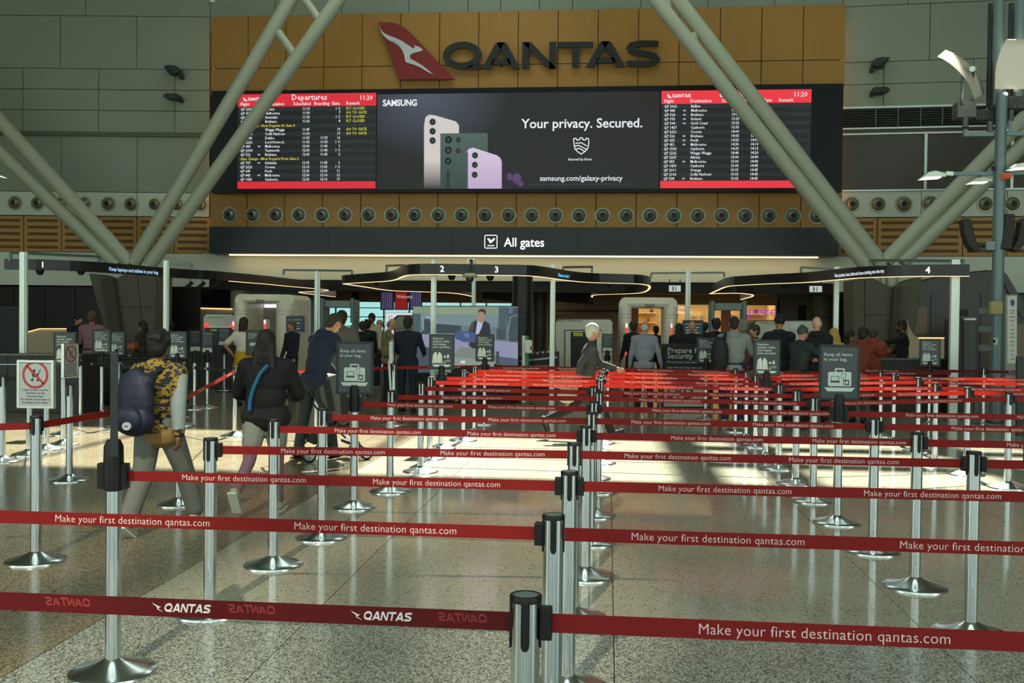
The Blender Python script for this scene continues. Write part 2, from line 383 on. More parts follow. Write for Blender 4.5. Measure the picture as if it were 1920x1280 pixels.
for k in range(8):
    z = zb + (zt - zb) * (k + .5) / 8
    MB().bar((XR, YW + .0, z), (30, YW + .0, z), .10, .02, up=(0, -.5, 1)).build('louvre_slat', mat('louvre', (70, 78, 72), .5), wr)
xq = lambda p, y=300: PS(p, y, MR).x
for p in (1640, 1682, 1724, 1765, 1807, 1848, 1890): MB().box(xq(p) - .012, xq(p) + .012, YW - .05, YW, zb, zt).build('louvre_mullion', mat('louvre2', (110, 120, 110), .5), wr)
MB().box(XR, 30, YW - .05, YW + .05, Zr_(241), Zr_(238)).build('trim', alum, wr)
MB().box(XR, 30, YW - .0, YW + .05, Zr_(249), Zr_(241)).build('mesh_header', mat('mesh_brown', (84, 80, 68), .6), wr)
mesh_m = mat('mesh_panel', (80, 78, 68), .55, noise_=(9, .12, (.2, 1, 8)))
rowpan([XR] + xr([1735, 1897, 2060]) + [26, 30], Zr_(250), Zr_(356), mesh_m, 'mesh_panel', par=wr)
MB().box(XR, 30, YW - .05, YW + .04, Zr_(251.5), Zr_(248.5)).build('trim', alum, wr)
MB().box(XR, 30, YW - .05, YW + .04, Zr_(358), Zr_(355)).build('trim', alum, wr)
for p in (1735, 1897): MB().box(xq(p) - .04, xq(p) + .04, YW - .05, YW, Zr_(356), Zr_(250)).build('trim', alum, wr)
rowpan([XR] + xr([1732, 1893]) + [26, 30], Zr_(358), Zr_(407), walllight, par=wr)
def acoustic_row(cols, zt, zb, par):
    for i in range(len(cols) - 1):
        a, b = cols[i] + .014, cols[i + 1] - .014
        p = MB().box(a, b, YW, YW + .05, zb + .02, zt - .02).build('acoustic_panel', acoustic, par)
        h = (zt - zb)
        for k in range(5):
            z = zb + h * (.14 + .18 * k)
            MB().box(a + .1, b - .1, YW - .008, YW + .01, z - h * .04, z + h * .04).build('slot_strip', wooddark, p)
acoustic_row([-30, -24] + xl([-165, -95, -25, 45, 116, 187, 258, 328]) + [XL + .05], Zl(405), Zl(474), wl)
acoustic_row([XR - .05] + xr([1650, 1729, 1811, 1894, 1975]) + [26, 30], Zr_(407), Zr_(481), wr)
# white bulkhead under it, dark beam along the opening
MB().box(XL - .2, XR + .2, YW, YW + .06, 2.95, PW(985, 478, YW).z).build('bulkhead', bulk, wb)
MB().box(-30, XL, YW - .01, YW + .06, 2.7, Zl(474)).build('bulkhead', bulk, wl); MB().box(XR, 30, YW - .01, YW + .06, 2.7, Zr_(481)).build('bulkhead', bulk, wr)
MB().box(XL - 3, XR + 3, YW + .06, YW + .42, 2.62, 2.96).build('soffit_beam', ceilblack, wb)
# ------------------------------------------------------------------ timber feature wall
YF = 29.6
fx = [PW(394 + (1583 - 394) * k / 16, 90, YF).x for k in range(17)]
x0f, x1f = PW(394, 250, YF).x, PW(1582, 250, YF).x
fx = [x0f + (x1f - x0f) * k / 16 for k in range(17)]
ftop = (PW(394, 28, YF).z + PW(1583, 10, YF).z) / 2
fa = (PW(394, 127, YF).z + PW(1583, 114, YF).z) / 2; fb = PW(985, 166, YF).z
fc = PW(985, 361, YF).z; fd = PW(985, 427, YF).z
ww = setting('wall_timber', MB().box(x0f + .1, x1f - .1, YF + .05, YW - .02, fd, ftop - .02), joint)
for k in range(16):
    for a, b in ((ftop, fa), (fa, fb - .1), (fc + .1, fd)):
        MB().box(fx[k] + .012, fx[k + 1] - .012, YF, YF + .05, b + .012, a - .012).build('timber_panel', wood, ww)
# warm strip lights hidden along both sides of the timber wall, washing the wall behind
for sx, x in ((-1, x0f), (1, x1f)):
    MB().box(x - .06 * sx, x - .03 * sx, YF + .1, YF + .3, fd, ftop - .3).build('cove_light', led_soft, ww)
# "All gates" fascia
ga, gb = PW(392, 450, 29.2).x, PW(1573, 450, 29.2).x
gt, gz = PW(985, 425.5, 29.2).z, PW(985, 477.5, 29.2).z
fas = empty('gate_fascia', ((ga + gb) / 2, 29.2, gz), 0, 'long dark fascia sign reading All gates above the checkpoint opening', 'sign')
W2 = (gb - ga) / 2
MB().box(-W2, W2, 0, .7, 0, gt - gz).build('fascia_board', fascia, fas)
for k in range(1, 5): MB().box(-W2 + 2 * W2 * k / 5 - .006, -W2 + 2 * W2 * k / 5 + .006, -.004, .01, 0, gt - gz).build('seam', black, fas)
cx = (ga + gb) / 2
tx = PW(945, 462, 29.2)
text('All gates', .375, (tx.x - cx, -.01, tx.z - gz), e_sign, fas, res=4, off=.004, sx=.93)
a, b, z0, z1 = pxr(909, 932, 441, 465, 29.2); a -= cx; b -= cx; z0 -= gz; z1 -= gz; s_ = b - a
ic = strokes(rrect(a, b, z0, z1, .04), .022, True)
ic += [[(a + .08, z0 + .06), (b - .08, z0 + .06), (b - .08, z0 + .085), (a + .08, z0 + .085)]]
ic += [[(a + .07, z1 - .1), (a + .1, z1 - .08), (a + .2, z1 - .15), (b - .1, z1 - .08), (b - .06, z1 - .09), (b - .07, z1 - .13), (b - .14, z1 - .2), (a + .15, z1 - .24), (a + .13, z1 - .18)]]
flat('take_off_icon', ic, -.01, .002, e_sign, fas)
MB().box(-W2 + .5, W2 - .5, .35, .45, -.03, -.005).build('led_strip', E_('led_cove', (255, 214, 150), 5.5), fas)
# ------------------------------------------------------------------ air nozzles
def nozzle_proto(rim):
    e = empty('air_nozzle', (0, 0, 0))
    MB().lathe([(.19, -.012), (.20, -.03), (.235, -.03), (.245, -.002), (.001, -.002)], 28, axis='y').build('nozzle_ring', rim, e, smooth=True, ang=50)
    MB().lathe([(.078, -.150), (.084, -.160), (.096, -.155), (.14, -.10), (.195, -.012), (.001, -.008)], 24, axis='y').build('nozzle_cone', mat('nozzle_cone', (160, 160, 142), .3, .6), e, smooth=True, ang=50)
    MB().lathe([(.001, -.147), (.080, -.153), (.078, -.13)], 20, axis='y').build('nozzle_mouth', black, e)
    return e
rim1 = mat('nozzle_rim', (150, 160, 144), .35, .4)
rim2 = mat('nozzle_steel', (150, 146, 124), .3, .8)
ORD = ['first', 'second', 'third', 'fourth', 'fifth', 'sixth', 'seventh', 'eighth', 'ninth', 'tenth', 'eleventh', 'twelfth', 'thirteenth', 'fourteenth', 'fifteenth', 'sixteenth', 'seventeenth', 'eighteenth', 'nineteenth', 'twentieth', 'twenty-first', 'twenty-second', 'twenty-third', 'twenty-fourth', 'twenty-fifth', 'twenty-sixth']
def nozzles(px, py0, py1, Y, rim, lab, grp, sc=1, M=None, rz=0):
    first = None
    for i, p in enumerate(px):
        yy = py0 + (py1 - py0) * (p - px[0]) / max(1, px[-1] - px[0]); q = PW(p, yy, Y) if M is None else M @ PS(p, yy, M)
        if first is None: o = first = nozzle_proto(rim); index_kids(o)
        else: o = copy_tree(first)
        o.location = (q.x, q.y - .001, q.z); o.rotation_euler = (0, 0, rz); o.scale = (sc,) * 3
        tag(o, lab % ORD[i], 'air nozzle', grp)
nozzles([431 + (1531 - 431) * k / 25 + 5.5 * ((k / 12.5 - 1) ** 2 - 1) for k in range(26)], 402.5, 405, YF, rim1, 'round air nozzle on the timber wall, %s from the left', 'air nozzles along the timber wall')
nozzles([28, 71, 115, 158, 203, 246, 290, 333, 377], 380.5, 384, YW, rim2, 'metal air nozzle on white band at left, %s from the left edge', 'air nozzles on the left white band', .93, ML, radians(5.2))
nozzles([1597, 1646, 1694, 1745, 1796, 1847, 1898], 383, 382, YW, rim2, 'metal air nozzle on white band right of the timber wall, %s from the timber', 'air nozzles on the right white band', 1.0, MR, radians(-4.1))
# ------------------------------------------------------------------ airline sign
YS = 29.5
sg = empty('airline_sign', (PW(985, 130, YS).x, YS, PW(985, 130, YS).z), 0, 'large airline sign with red tail, white kangaroo and dark QANTAS letters on timber', 'sign')
ox, oz = sg.location.x, sg.location.z
def sp(u, v):
    p = PW(u, v, YS); return (p.x - ox, p.z - oz)
tp = lambda L: [sp(700 + u / 6.857, 30 + v / 6.857) for u, v in L]
flat('red_tail', [tp(TAIL)], -.02, .08, mat('tail_red', (140, 28, 24), .5), sg)
flat('kangaroo', [tp(ROO)], -.10, .025, mat('roo_white', (214, 218, 222), .5), sg)
flat('kangaroo_shade', [tp([(225, 325), (285, 345), (330, 375), (365, 420), (395, 480), (400, 500), (375, 440), (320, 390), (250, 350)])], -.126, .003, mat('roo_grey', (150, 156, 160), .5), sg)
for u, v in ((770, 100), (765, 138), (800, 146), (838, 105), (940, 122), (1011, 105), (1080, 100), (1140, 115), (1205, 100)): MB().box(sp(u, v)[0] - .03, sp(u, v)[0] + .03, -.06, .1, sp(u, v)[1] - .03, sp(u, v)[1] + .03).build('mounting_stud', black, sg)
lm = mat('letter_dark', (30, 34, 32), .35)
for (xa, xb, ya, yb), ch in zip([(831, 907, 80, 130.5), (904, 976, 81, 131), (980, 1043, 80.5, 129.5), (1047, 1112, 80, 128), (1099, 1172, 79, 127.5), (1174, 1237, 77.5, 127)], 'QANTAS'):
    (u0, v1), (u1, v0) = sp(xa, ya), sp(xb, yb); wd, ps = QLET[ch]
    v1 = sp((xa + xb) / 2, ya)[1]; v0 = sp((xa + xb) / 2, yb)[1]
    flat('letter', [[(u0 + x / wd * (u1 - u0), v0 + z * (v1 - v0)) for x, z in p] for p in ps], -.04, .07, lm, sg)
# ------------------------------------------------------------------ video wall
YV = 29.25
va, vb = PW(396, 265, YV).x, PW(1580, 265, YV).x
vt, vz = (PW(395, 169, YV).z + PW(1580, 158, YV).z) / 2, PW(985, 360, YV).z
vw = empty('video_wall', ((va + vb) / 2, YV, vz), 0, 'very wide black video wall showing departures at both ends and a phone advert between', 'screen')
ox, oz = vw.location.x, vw.location.z; W2 = (vb - va) / 2; H = vt - vz
MB().box(-W2, W2, 0, .33, 0, H).build('casing', screen_black, vw)
sp = lambda u, v: ((PW(u, v, YV).x - ox), (PW(u, v, YV).z - oz))
def srect(x0, x1, y0, y1):
    a = sp(x0, (y0 + y1) / 2)[0]; b = sp(x1, (y0 + y1) / 2)[0]; t = sp((x0 + x1) / 2, y0)[1]; u = sp((x0 + x1) / 2, y1)[1]
    return [(a, u), (b, u), (b, t), (a, t)]
def board(nm, L, Rr, T, B, redm, rows, hdr_logo=True):
    a, b = sp(L, 260)[0], sp(Rr, 260)[0]; t, u = sp((L + Rr) / 2, T)[1], sp((L + Rr) / 2, B)[1]; w_, h = b - a, t - u
    bd = MB().box(a, b, -.012, 0, u, t).build('departure_screen', e_blk, vw)
    Z = lambda k: t - k * h                                       # k: 0 top .. 1 bottom
    X = lambda k: a + k * w_
    hh = .135
    flat('header', [[(a, Z(hh)), (b, Z(hh)), (b, t), (a, t)]], -.012, .004, redm, bd)
    flat('footer', [[(a, u), (b, u), (b, Z(.925)), (a, Z(.925))]], -.012, .004, redm, bd)
    zrow = lambda i: Z(hh + .004 + (i + .78) * (.925 - hh - .004) / 18)
    rh = (.925 - hh - .004) / 18 * h
    st = [[(a, zrow(i) - rh * .22), (b, zrow(i) - rh * .22), (b, zrow(i) + rh * .7), (a, zrow(i) + rh * .7)] for i in range(0, 18, 2)]
    flat('row_stripes', st, -.0125, .001, e_row, bd)
    sz = rh * .92
    def tx(s, x, z, size, m=e_white, al='LEFT', sx=.92): text(s, size, (X(x), -.02, z), m, bd, align=al, res=1, sx=sx, off=size * .008)
    tx('Departures', .39, Z(.068), h * .088, sx=.95); tx('11:20', .975, Z(.073), h * .07, al='RIGHT')
    for s, x, al in (('Flight', .018, 'LEFT'), ('Destination', .195, 'LEFT'), ('Scheduled', .53, 'RIGHT'), ('Boarding', .665, 'RIGHT'), ('Gate', .74, 'RIGHT'), ('Remark', .785, 'LEFT')): tx(s, x, Z(.122), h * .05, al=al)
    qz = Z(.068); flat('airline_logo', qword(X(.073), qz, h * .033, w_ * .125) + [roo_small(X(.035), qz - h * .006, w_ * .036, TAIL)], -.016, .002, e_white, bd)
    flat('airline_roo', [roo_small(X(.035), qz - h * .006, w_ * .036)], -.018, .001, redm, bd)
    for i, r in enumerate(rows):
        z = zrow(i)
        if isinstance(r, str): tx(r, .02, z, sz, e_yel); continue
        fl_, dest, sch, brd, gate, rem, ic_ = r
        tx(fl_, .02, z, sz); tx(dest, .2, z, sz); tx(sch, .525, z, sz, al='RIGHT')
        if brd: tx(brd, .655, z, sz, al='RIGHT')
        if gate: tx(gate, .745, z, sz, al='RIGHT')
        if rem: tx(rem, .785, z, sz, e_yel)
        if ic_: flat('alliance_icon', [ell(X(.157), z + rh * .3, rh * .4, rh * .22, 10)], -.016, .002, E_('icon_grey', (150, 160, 172)), bd)
R_ = lambda f, d, s, b='', g='', r='', i=0: (f, d, s, b, g, r, i)
board('l', 446, 705, 175.5, 353.5, e_red, [R_('QF 2205', 'Albury', '11:15', '', '1 C', 'FLT CLOSED'), R_('QF 431', 'Melbourne', '11:30', '', '7', 'GO TO GATE'), R_('QF 2117', 'Armidale', '11:35', '', '1 C', 'FLT CLOSED'), R_('QF 518', 'Brisbane', '11:35', '', '8', 'FLT CLOSED', 1),
      'Gate Change - Now Departs At Gate 8', R_('QF 2225', 'Wagga Wagga', '11:45', '', '19', 'GO TO GATE'), R_('QF 2104', 'Coffs Harbour', '11:50', '', '17', 'GO TO GATE'), R_('QF 2040', 'Dubbo', '11:55', '11:35', '16'), R_('QF 2262', 'Lord Howe Is.', '11:55', '11:35', '1 C'),
      R_('QF 435', 'Melbourne', '12:00', '11:40', '3', '', 1), R_('QF 2004', 'Tamworth', '12:05', '11:45', '1 C'), R_('QF 522', 'Brisbane', '12:05', '11:45', '2', '', 1), 'Gate Change - Mow Departs From Gate 2', R_('QF 737', 'Adelaide', '12:05', '11:45', '6', '', 1),
      R_('QF 2623', 'Cooma', '12:15', '11:55', '1 C'), R_('QF 649', 'Perth', '12:25', '12:05', '11'), R_('QF 443', 'Melbourne', '12:30', '12:10', '12', '', 1), R_('QF 1435', 'Canberra', '12:35', '12:15', '19')])
board('r', 1239, 1520, 169, 352.5, e_red2, [R_('QF 2062', 'Ballina', '13:00', '12:40'), R_('QF 445', 'Melbourne', '13:00', '12:40', '10', '', 1), R_('QF 524', 'Brisbane', '13:05', '12:45', '', '', 1), R_('QF 995', 'Hobart', '13:20', '13:00', '', '', 1), R_('QF 594', 'Gold Coast', '13:25', '13:05', '', '', 1),
      R_('QF 1457', 'Canberra', '13:35', '13:15'), R_('QF 2621', 'Cooma', '14:00', '13:40'), R_('QF 526', 'Brisbane', '14:05', '13:45', '', '', 1), R_('QF 655', 'Perth', '14:25', '14:05', '', '', 1), R_('QF 451', 'Melbourne', '14:30', '14:10', '', '', 1), R_('QF 1505', 'Canberra', '14:35', '14:15'),
      R_('QF 2225', 'Wagga Wagga', '14:40', '14:20', '1 C'), R_('QF 2207', 'Albury', '15:00', '14:40'), R_('QF 455', 'Melbourne', '15:00', '14:40', '', '', 1), R_('QF 1439', 'Canberra', '15:05', '14:45'), R_('QF 2011', 'Orange', '15:05', '14:45'), R_('QF 2106', 'Coffs Harbour', '15:05', '14:45'), R_('QF 538', 'Brisbane', '15:05', '14:45', '', '', 1)])
# advert in the middle
adm = bpy.data.materials.new('advert_dark'); adm.use_nodes = True; n = adm.node_tree.nodes; Lk = adm.node_tree.links; b_ = n['Principled BSDF']
tc = n.new('ShaderNodeTexCoord'); gr = n.new('ShaderNodeTexGradient'); gr.gradient_type = 'SPHERICAL'; mp = n.new('ShaderNodeMapping')
pp = sp(800, 180); mp.inputs['Location'].default_value = (-pp[0] * .4, 0, -pp[1] * .55); mp.inputs['Scale'].default_value = (.4, .01, .55)
rr = n.new('ShaderNodeValToRGB'); rr.color_ramp.elements[0].color = (*lin((24, 24, 24)), 1); rr.color_ramp.elements[1].color = (*lin((72, 80, 96)), 1)
Lk.new(tc.outputs['Object'], mp.inputs[0]); Lk.new(mp.outputs[0], gr.inputs[0]); Lk.new(gr.outputs[0], rr.inputs[0]); Lk.new(rr.outputs[0], b_.inputs['Emission Color']); b_.inputs['Emission Strength'].default_value = 1; b_.inputs['Base Color'].default_value = (.01, .01, .01, 1)
ad = MB().prism(srect(707, 1236, 174, 354), -.01, 0).build('advert_screen', adm, vw)
def emit_grad(name, c0, c1, z0, z1):
    m = bpy.data.materials.new(name); m.use_nodes = True; n = m.node_tree.nodes; L = m.node_tree.links; b = n['Principled BSDF']
    tc = n.new('ShaderNodeTexCoord'); sx = n.new('ShaderNodeSeparateXYZ'); mr = n.new('ShaderNodeMapRange'); mx = n.new('ShaderNodeMix'); mx.data_type = 'RGBA'
    mr.inputs[1].default_value = z0; mr.inputs[2].default_value = z1
    L.new(tc.outputs['Object'], sx.inputs[0]); L.new(sx.outputs[2], mr.inputs[0]); L.new(mr.outputs[0], mx.inputs[0])
    mx.inputs[6].default_value = (*lin(c0), 1); mx.inputs[7].default_value = (*lin(c1), 1)
    L.new(mx.outputs[2], b.inputs['Emission Color']); b.inputs['Emission Strength'].default_value = 1; b.inputs['Base Color'].default_value = (.01,) * 3 + (1,); return m
zB, zT = sp(850, 353)[1], sp(850, 215)[1]
A_ = lambda L: [sp(640 + u / 2.977, v / 2.977) for u, v in L]
def adp(name, polys, lay, m): return flat(name, polys, -.01 - .003 * lay, .003, m, ad)
lens = E_('lens_black', (16, 20, 22)); lensr = E_('lens_ring', (150, 160, 160)); lenss = E_('lens_ring_dark', (70, 84, 82))
adp('pictured_flower', [A_([(840, 745), (905, 905), (960, 1000), (1040, 1050), (880, 1053)])], 0, E_('flower_dark', (40, 30, 48)))
adp('pictured_flower', [A_(ell(980, 995, 26, 30, 9)), A_(ell(940, 985, 16, 22, 8)), A_(ell(1000, 1025, 20, 16, 8))], 1, E_('flower_violet', (88, 62, 104)))
adp('pictured_phone', [A_([(462, 700), (470, 655), (490, 640), (520, 643), (640, 678), (657, 700), (657, 1053), (462, 1053)])], 1, emit_grad('phone_cream', (60, 54, 50), (206, 198, 194), zB, sp(850, 300)[1]))
adp('pictured_phone', [A_([(553, 745), (812, 743), (818, 750), (818, 1053), (553, 1053)])], 3, emit_grad('phone_green', (48, 66, 62), (82, 102, 96), zB, zT))
adp('pictured_phone', [A_([(700, 850), (712, 832), (735, 824), (870, 868), (890, 885), (896, 905), (896, 1053), (700, 1053)])], 6, emit_grad('phone_lilac', (186, 164, 196), (206, 190, 214), zB, sp(850, 290)[1]))
adp('pictured_edge', [A_([(700, 850), (708, 850), (708, 1053), (700, 1053)])], 7, E_('phone_edge', (96, 70, 96)))
adp('pictured_stylus', [A_([(597, 942), (606, 965), (606, 1053), (586, 1053), (586, 965)])], 4, E_('stylus', (40, 48, 56)))
for cx_, cy_, r, l in [(510, 681, 20, 2), (510, 733, 20, 2), (510, 785, 20, 2), (599, 780, 24, 4), (598, 839, 24, 4), (597, 899, 24, 4), (654, 781, 16, 4), (653, 842, 16, 4), (747, 868, 19, 7), (746, 921, 19, 7), (745, 976, 19, 7)]:
    adp('pictured_lens', [A_(ell(cx_, cy_, r, r * 1.08, 18))], l, lenss if l == 4 else lensr); adp('pictured_lens', [A_(ell(cx_, cy_, r * .8, r * .86, 18))], l + 1, lens)
    adp('pictured_lens', [A_(ell(cx_, cy_, r * .3, r * .33, 10))], l + 2, lenss)
def adt(s, x0, x1, yb, off=0., m=e_white, name='lettering', h=None):
    me = text_mesh(s, 1., off=off, res=3); wd = max(v.co.x for v in me.vertices)
    p, q = sp(x0, yb), sp(x1, yb); k = (q[0] - p[0]) / wd
    o = link(name, me.copy(), m, ad); o.location = (p[0], -.03, p[1]); kz = k if h is None else h * k; o.scale = (k, 1, kz)
adt('SAMSUNG', 718, 782, 199, .03, h=1.15); adt('Your privacy. Secured.', 978, 1204, 240.5, .012); adt('Secured by Knox', 1065, 1110, 301, .01)
adt('samsung.com/galaxy-privacy', 1012, 1167, 339, .008); adt('Image simulated for illustrative purposes. S Pen only available on the Samsung Galaxy S23 Ultra.', 990, 1187, 347.5, 0, E_('small_print', (70, 72, 74)))
shp = lambda L: [A_([(x, y) for x, y in q]) for q in L]
adp('shield_icon', shp(strokes([(1297, 785), (1297, 775), (1310, 772), (1315, 782), (1330, 780), (1332, 770), (1346, 770), (1348, 780), (1362, 782), (1367, 772), (1380, 775), (1382, 800), (1375, 830), (1360, 846), (1339, 860), (1318, 846), (1303, 830)], 5, True)
    + strokes([(1308, 800), (1339, 797), (1372, 815)], 5) + strokes([(1303, 815), (1325, 812), (1372, 835)], 5) + strokes([(1308, 832), (1330, 828), (1358, 845)], 5)), 2, e_white)
# ------------------------------------------------------------------ raking tube columns and their concrete piers
YC = 27.0
def tube_px(a, b, r, ext=1.5, Y=YC):
    p, q = PW(*a, Y), PW(*b, Y); q = p + (q - p) * ext
    return p, q
def vcol(label, tubes, rungs, pier_px, fac, seams):
    base = PW(*pier_px[-1], YC)
    root = empty('raking_column', (PW(sum(p[0] for p in pier_px) / len(pier_px), 600, YC).x, YC, 0), 0, label, 'column', 'raking tubular roof columns')
    o = root.location
    for a, b in tubes:
        p, q = tube_px(a, b, .2)
        MB().tube([p - o, q - o], .195, 24).build('column_tube', greypaint, root, smooth=True, ang=40)
    for a, b in rungs:
        p, q = PW(*a, YC), PW(*b, YC)
        MB().tube([p - o, q - o], .12, 16).build('column_rung', greypaint, root, smooth=True, ang=40)
    pts = [(PW(*p, YC).x - o.x, max(0, PW(*p, YC).z)) for p in pier_px]
    pr = MB().prism(pts, -.55, .55).build('concrete_pier', concrete, root, bevel=.02)
    for a, b in seams:
        p, q = PW(*a, YC), PW(*b, YC)
        MB().bar((p.x - o.x, -.552, p.z), (q.x - o.x, -.552, q.z), .012, .02).build('pier_seam', joint, pr)
    MB().prism([(PW(*p, YC).x - o.x, PW(*p, YC).z) for p in fac], -.75, -.55).build('pier_facet', mat('concrete_dark', (70, 70, 58), .85), pr)
    z = PW(pier_px[0][0], 522, YC).z
    for dx in (-.25, .15): MB().tube([(dx, 0, z - .5), (dx * 1.1, 0, z + .3)], .16, 14).build('column_shoe', greypaint, root, smooth=True, ang=40)
    return root
vcol('left pair of raking grey steel columns rising from a slanted concrete pier', [((246, 496), (0, 226)), ((222, 499), (0, 285)), ((250, 494), (544, 0)), ((280, 497), (634, 0))],
     [((521, 60), (558, 112)), ((566, -8), (604, 45)), ((498, 260), (500, 262))][:2], [(185, 514), (228, 528), (255, 512), (308, 512), (306, 612), (303, 712), (240, 712)],
     [(213, 524), (236, 524), (262, 712), (244, 712)], [((222, 576), (305, 576)), ((275, 520), (283, 600))])
vcol('right pair of raking grey steel columns rising from a slanted concrete pier', [((1660, 490), (1920, 222)), ((1690, 492), (1920, 270)), ((1623, 497), (1230, 0)), ((1655, 497), (1272, 0))],
     [((1300, 62), (1306, 102)), ((1250, -20), (1254, 36))], [(1590, 526), (1622, 520), (1660, 540), (1716, 521), (1708, 600), (1694, 650), (1690, 712), (1592, 712)],
     [(1662, 540), (1674, 538), (1662, 712), (1648, 712)], [((1610, 591), (1655, 591)), ((1611, 526), (1611, 640))])
# ------------------------------------------------------------------ ring canopies over the lanes
canm = mat('canopy_black', (30, 31, 33), .35); canin = mat('canopy_brown', (30, 26, 22), .5)
ZC = 2.6
def ribbon(path, closed, z0, z1, th):
    """thin vertical band following a plan path"""
    P = [Vector((p.x, p.y)) for p in path]; n = len(P); mb = MB(); A, B = [], []
    for i in range(n):
        a = P[i] - P[i - 1] if (i > 0 or closed) else P[1] - P[0]
        b = P[(i + 1) % n] - P[i] if (i < n - 1 or closed) else a
        if i == 0 and not closed: a = b
        t = (a.normalized() + b.normalized()); t = t.normalized() if t.length > .05 else a.normalized(); nn = Vector((-t.y, t.x))
        A.append(P[i]); B.append(P[i] + nn * th)
    vs = [];
    for i in range(n): vs += [(A[i].x, A[i].y, z0), (A[i].x, A[i].y, z1), (B[i].x, B[i].y, z1), (B[i].x, B[i].y, z0)]
    fs = []
    for i in range(n if closed else n - 1):
        j = (i + 1) % n
        for k in range(4): fs.append((i * 4 + k, j * 4 + k, j * 4 + (k + 1) % 4, i * 4 + (k + 1) % 4))
    if not closed: fs += [(0, 3, 2, 1), ((n - 1) * 4, (n - 1) * 4 + 1, (n - 1) * 4 + 2, (n - 1) * 4 + 3)]
    return mb.add(vs, fs)
def smoothpath(px, z, rounds=2):
    P = [AZ(a, b, z) for a, b in px]
    for _ in range(rounds):
        Q = [P[0]]
        for a, b in zip(P, P[1:]): Q += [a.lerp(b, .25), a.lerp(b, .75)]
        P = Q + [P[-1]]
    return P
def lanetext(root, path, txt, px, size, m, th=0, up=.05):
    """flat lettering on the fascia next to a pixel position"""
    o = root.location; best = min(range(len(path) - 1), key=lambda i: abs(project(path[i])[0] - px))
    a, b = path[best], path[best + 1]
    if a.x > b.x: a, b = b, a
    rz = atan2((b - a).y, (b - a).x); q = (a + b) / 2; nrm = Vector((sin(rz), -cos(rz), 0)) * .012
    # exact point under the pixel
    r = ray(px, 510); den = nrm.dot(r); t = nrm.dot(q - EYE) / den; p = EYE + r * t
    text(txt, size, Vector((p.x, p.y, ZC + up)) + nrm - o, m, root, rz=rz, res=3, off=.003)
def project(p):
    d = p - EYE; z = d.dot(FW); return 960 + FPX * d.dot(RT) / z, 640 - FPX * d.dot(UP) / z
def canopy(label, front, back, posts, brackets, texts, cams, h=.205, led0=-999):
    pf = smoothpath(front, ZC); c0 = pf[len(pf) // 2]
    root = empty('ring_canopy', (c0.x, c0.y, 0), 0, label, 'canopy'); o = root.location
    rel = lambda P: [p - o for p in P]
    ribbon(rel(pf), False, ZC, ZC + h, .07).build('canopy_band', canm, root)
    pl_ = [p for p in pf if project(p)[0] > led0]
    ribbon(rel(pl_), False, ZC - .010, ZC - .001, .05).build('led_strip', mat('led_strip', (255, 214, 160), emit=1.7), root)
    if back:
        pb = smoothpath(back, ZC)
        ribbon(rel(pb), False, ZC, ZC + h, .07).build('canopy_band', canin, root)
        ribbon(rel(pb), False, ZC - .014, ZC - .001, .05).build('led_strip', MATS['led_strip'], root)
    for px_, w_, d in posts:
        g = gnd(px_, d) - o; pm = MB()
        pm.box(g.x - w_ * .5, g.x + w_ * .3, g.y - .05, g.y + .05, 0, ZC + .3); pm.box(g.x + w_ * .34, g.x + w_ * .5, g.y - .03, g.y + .03, 0, ZC + .3)
        pm.build('support_post', alum, root)
    for (xa, ya), (xb, yb), d1, d2, leg in brackets:
        a, b = at(xa, ya, d1) - o, at(xb, yb, d2) - o
        MB().bar(a, b, .06, .05).bar(a, a - Vector((0, 0, leg)), .05, .05, up=(0, 1, 0)).bar(b, b - Vector((0, 0, leg)), .05, .05, up=(0, 1, 0)).build('hanger_frame', mat('bracket_metal', (110, 122, 116), .4, .4), root)
    for t, px_, s, m_ in texts: lanetext(root, pf, t, px_, s, m_)
    for px_, py_, d in cams:
        p = at(px_, py_, d) - o
        cmx = MB().lathe([(.001, -.07), (.05, -.055), (.075, -.0), (.08, .03), (.001, .04)], 16, c=p).build('dome_camera', black, root, smooth=True)
    return root
cyan = E_('led_cyan', (90, 200, 250), 1.0); lblue = E_('led_text', (170, 205, 240), .9)
canopy('left black ring canopy numbered 1 reading Keep laptops and tablets in your bag', [(8, 505), (60, 505.5), (120, 507), (200, 511), (290, 518), (350, 522), (400, 524), (450, 528), (500, 532), (550, 537), (592, 540.5), (619, 543.5), (612, 545), (585, 546), (557, 547), (575, 550), (600, 553), (630, 556)], None,
       [(45, .125, 18.6), (312, .10, 20.8)], [((19, 473), (186, 481), 18.8, 20.4, .16), ((310, 496), (358, 494), 21.5, 21.5, .12)],
       [('1', 76, .155, e_sign), ('Keep laptops and tablets in your bag', 204, .10, lblue)], [(75, 509, 18.7), (152, 509, 19), (400, 523, 23)], led0=420)
canopy('middle black ring canopy numbered 2 and 3 with a glowing lower edge', [(646, 531), (690, 528.5), (737, 526), (757, 515.5), (780, 514), (829, 514), (931, 515.5), (985, 516), (1015, 518), (1062, 525), (1102, 529), (1160, 530.5), (1205, 531.5), (1224, 536), (1212, 548), (1180, 550.5), (1109, 552), (1113, 558)],
       [(646, 531.5), (685, 537), (727, 544), (765, 545.5), (809, 547), (859, 549), (890, 556)],
       [(813, .10, 19.6), (888, .09, 24), (1036, .10, 20.6)], [((725, 498), (758, 497), 24, 22, .16), ((1056, 501), (1110, 500), 21.5, 22, .14), ((1221, 512), (1358, 511), 26, 26, .12), ((532, 506), (660, 507.5), 25, 26, .12)],
       [('2', 825, .165, e_sign), ('3', 927, .165, e_sign), ('Please use other lanes', 1046, .10, cyan)], [(847, 519, 19.5), (919, 520, 19.5), (1143, 535, 25), (706, 531, 27)])
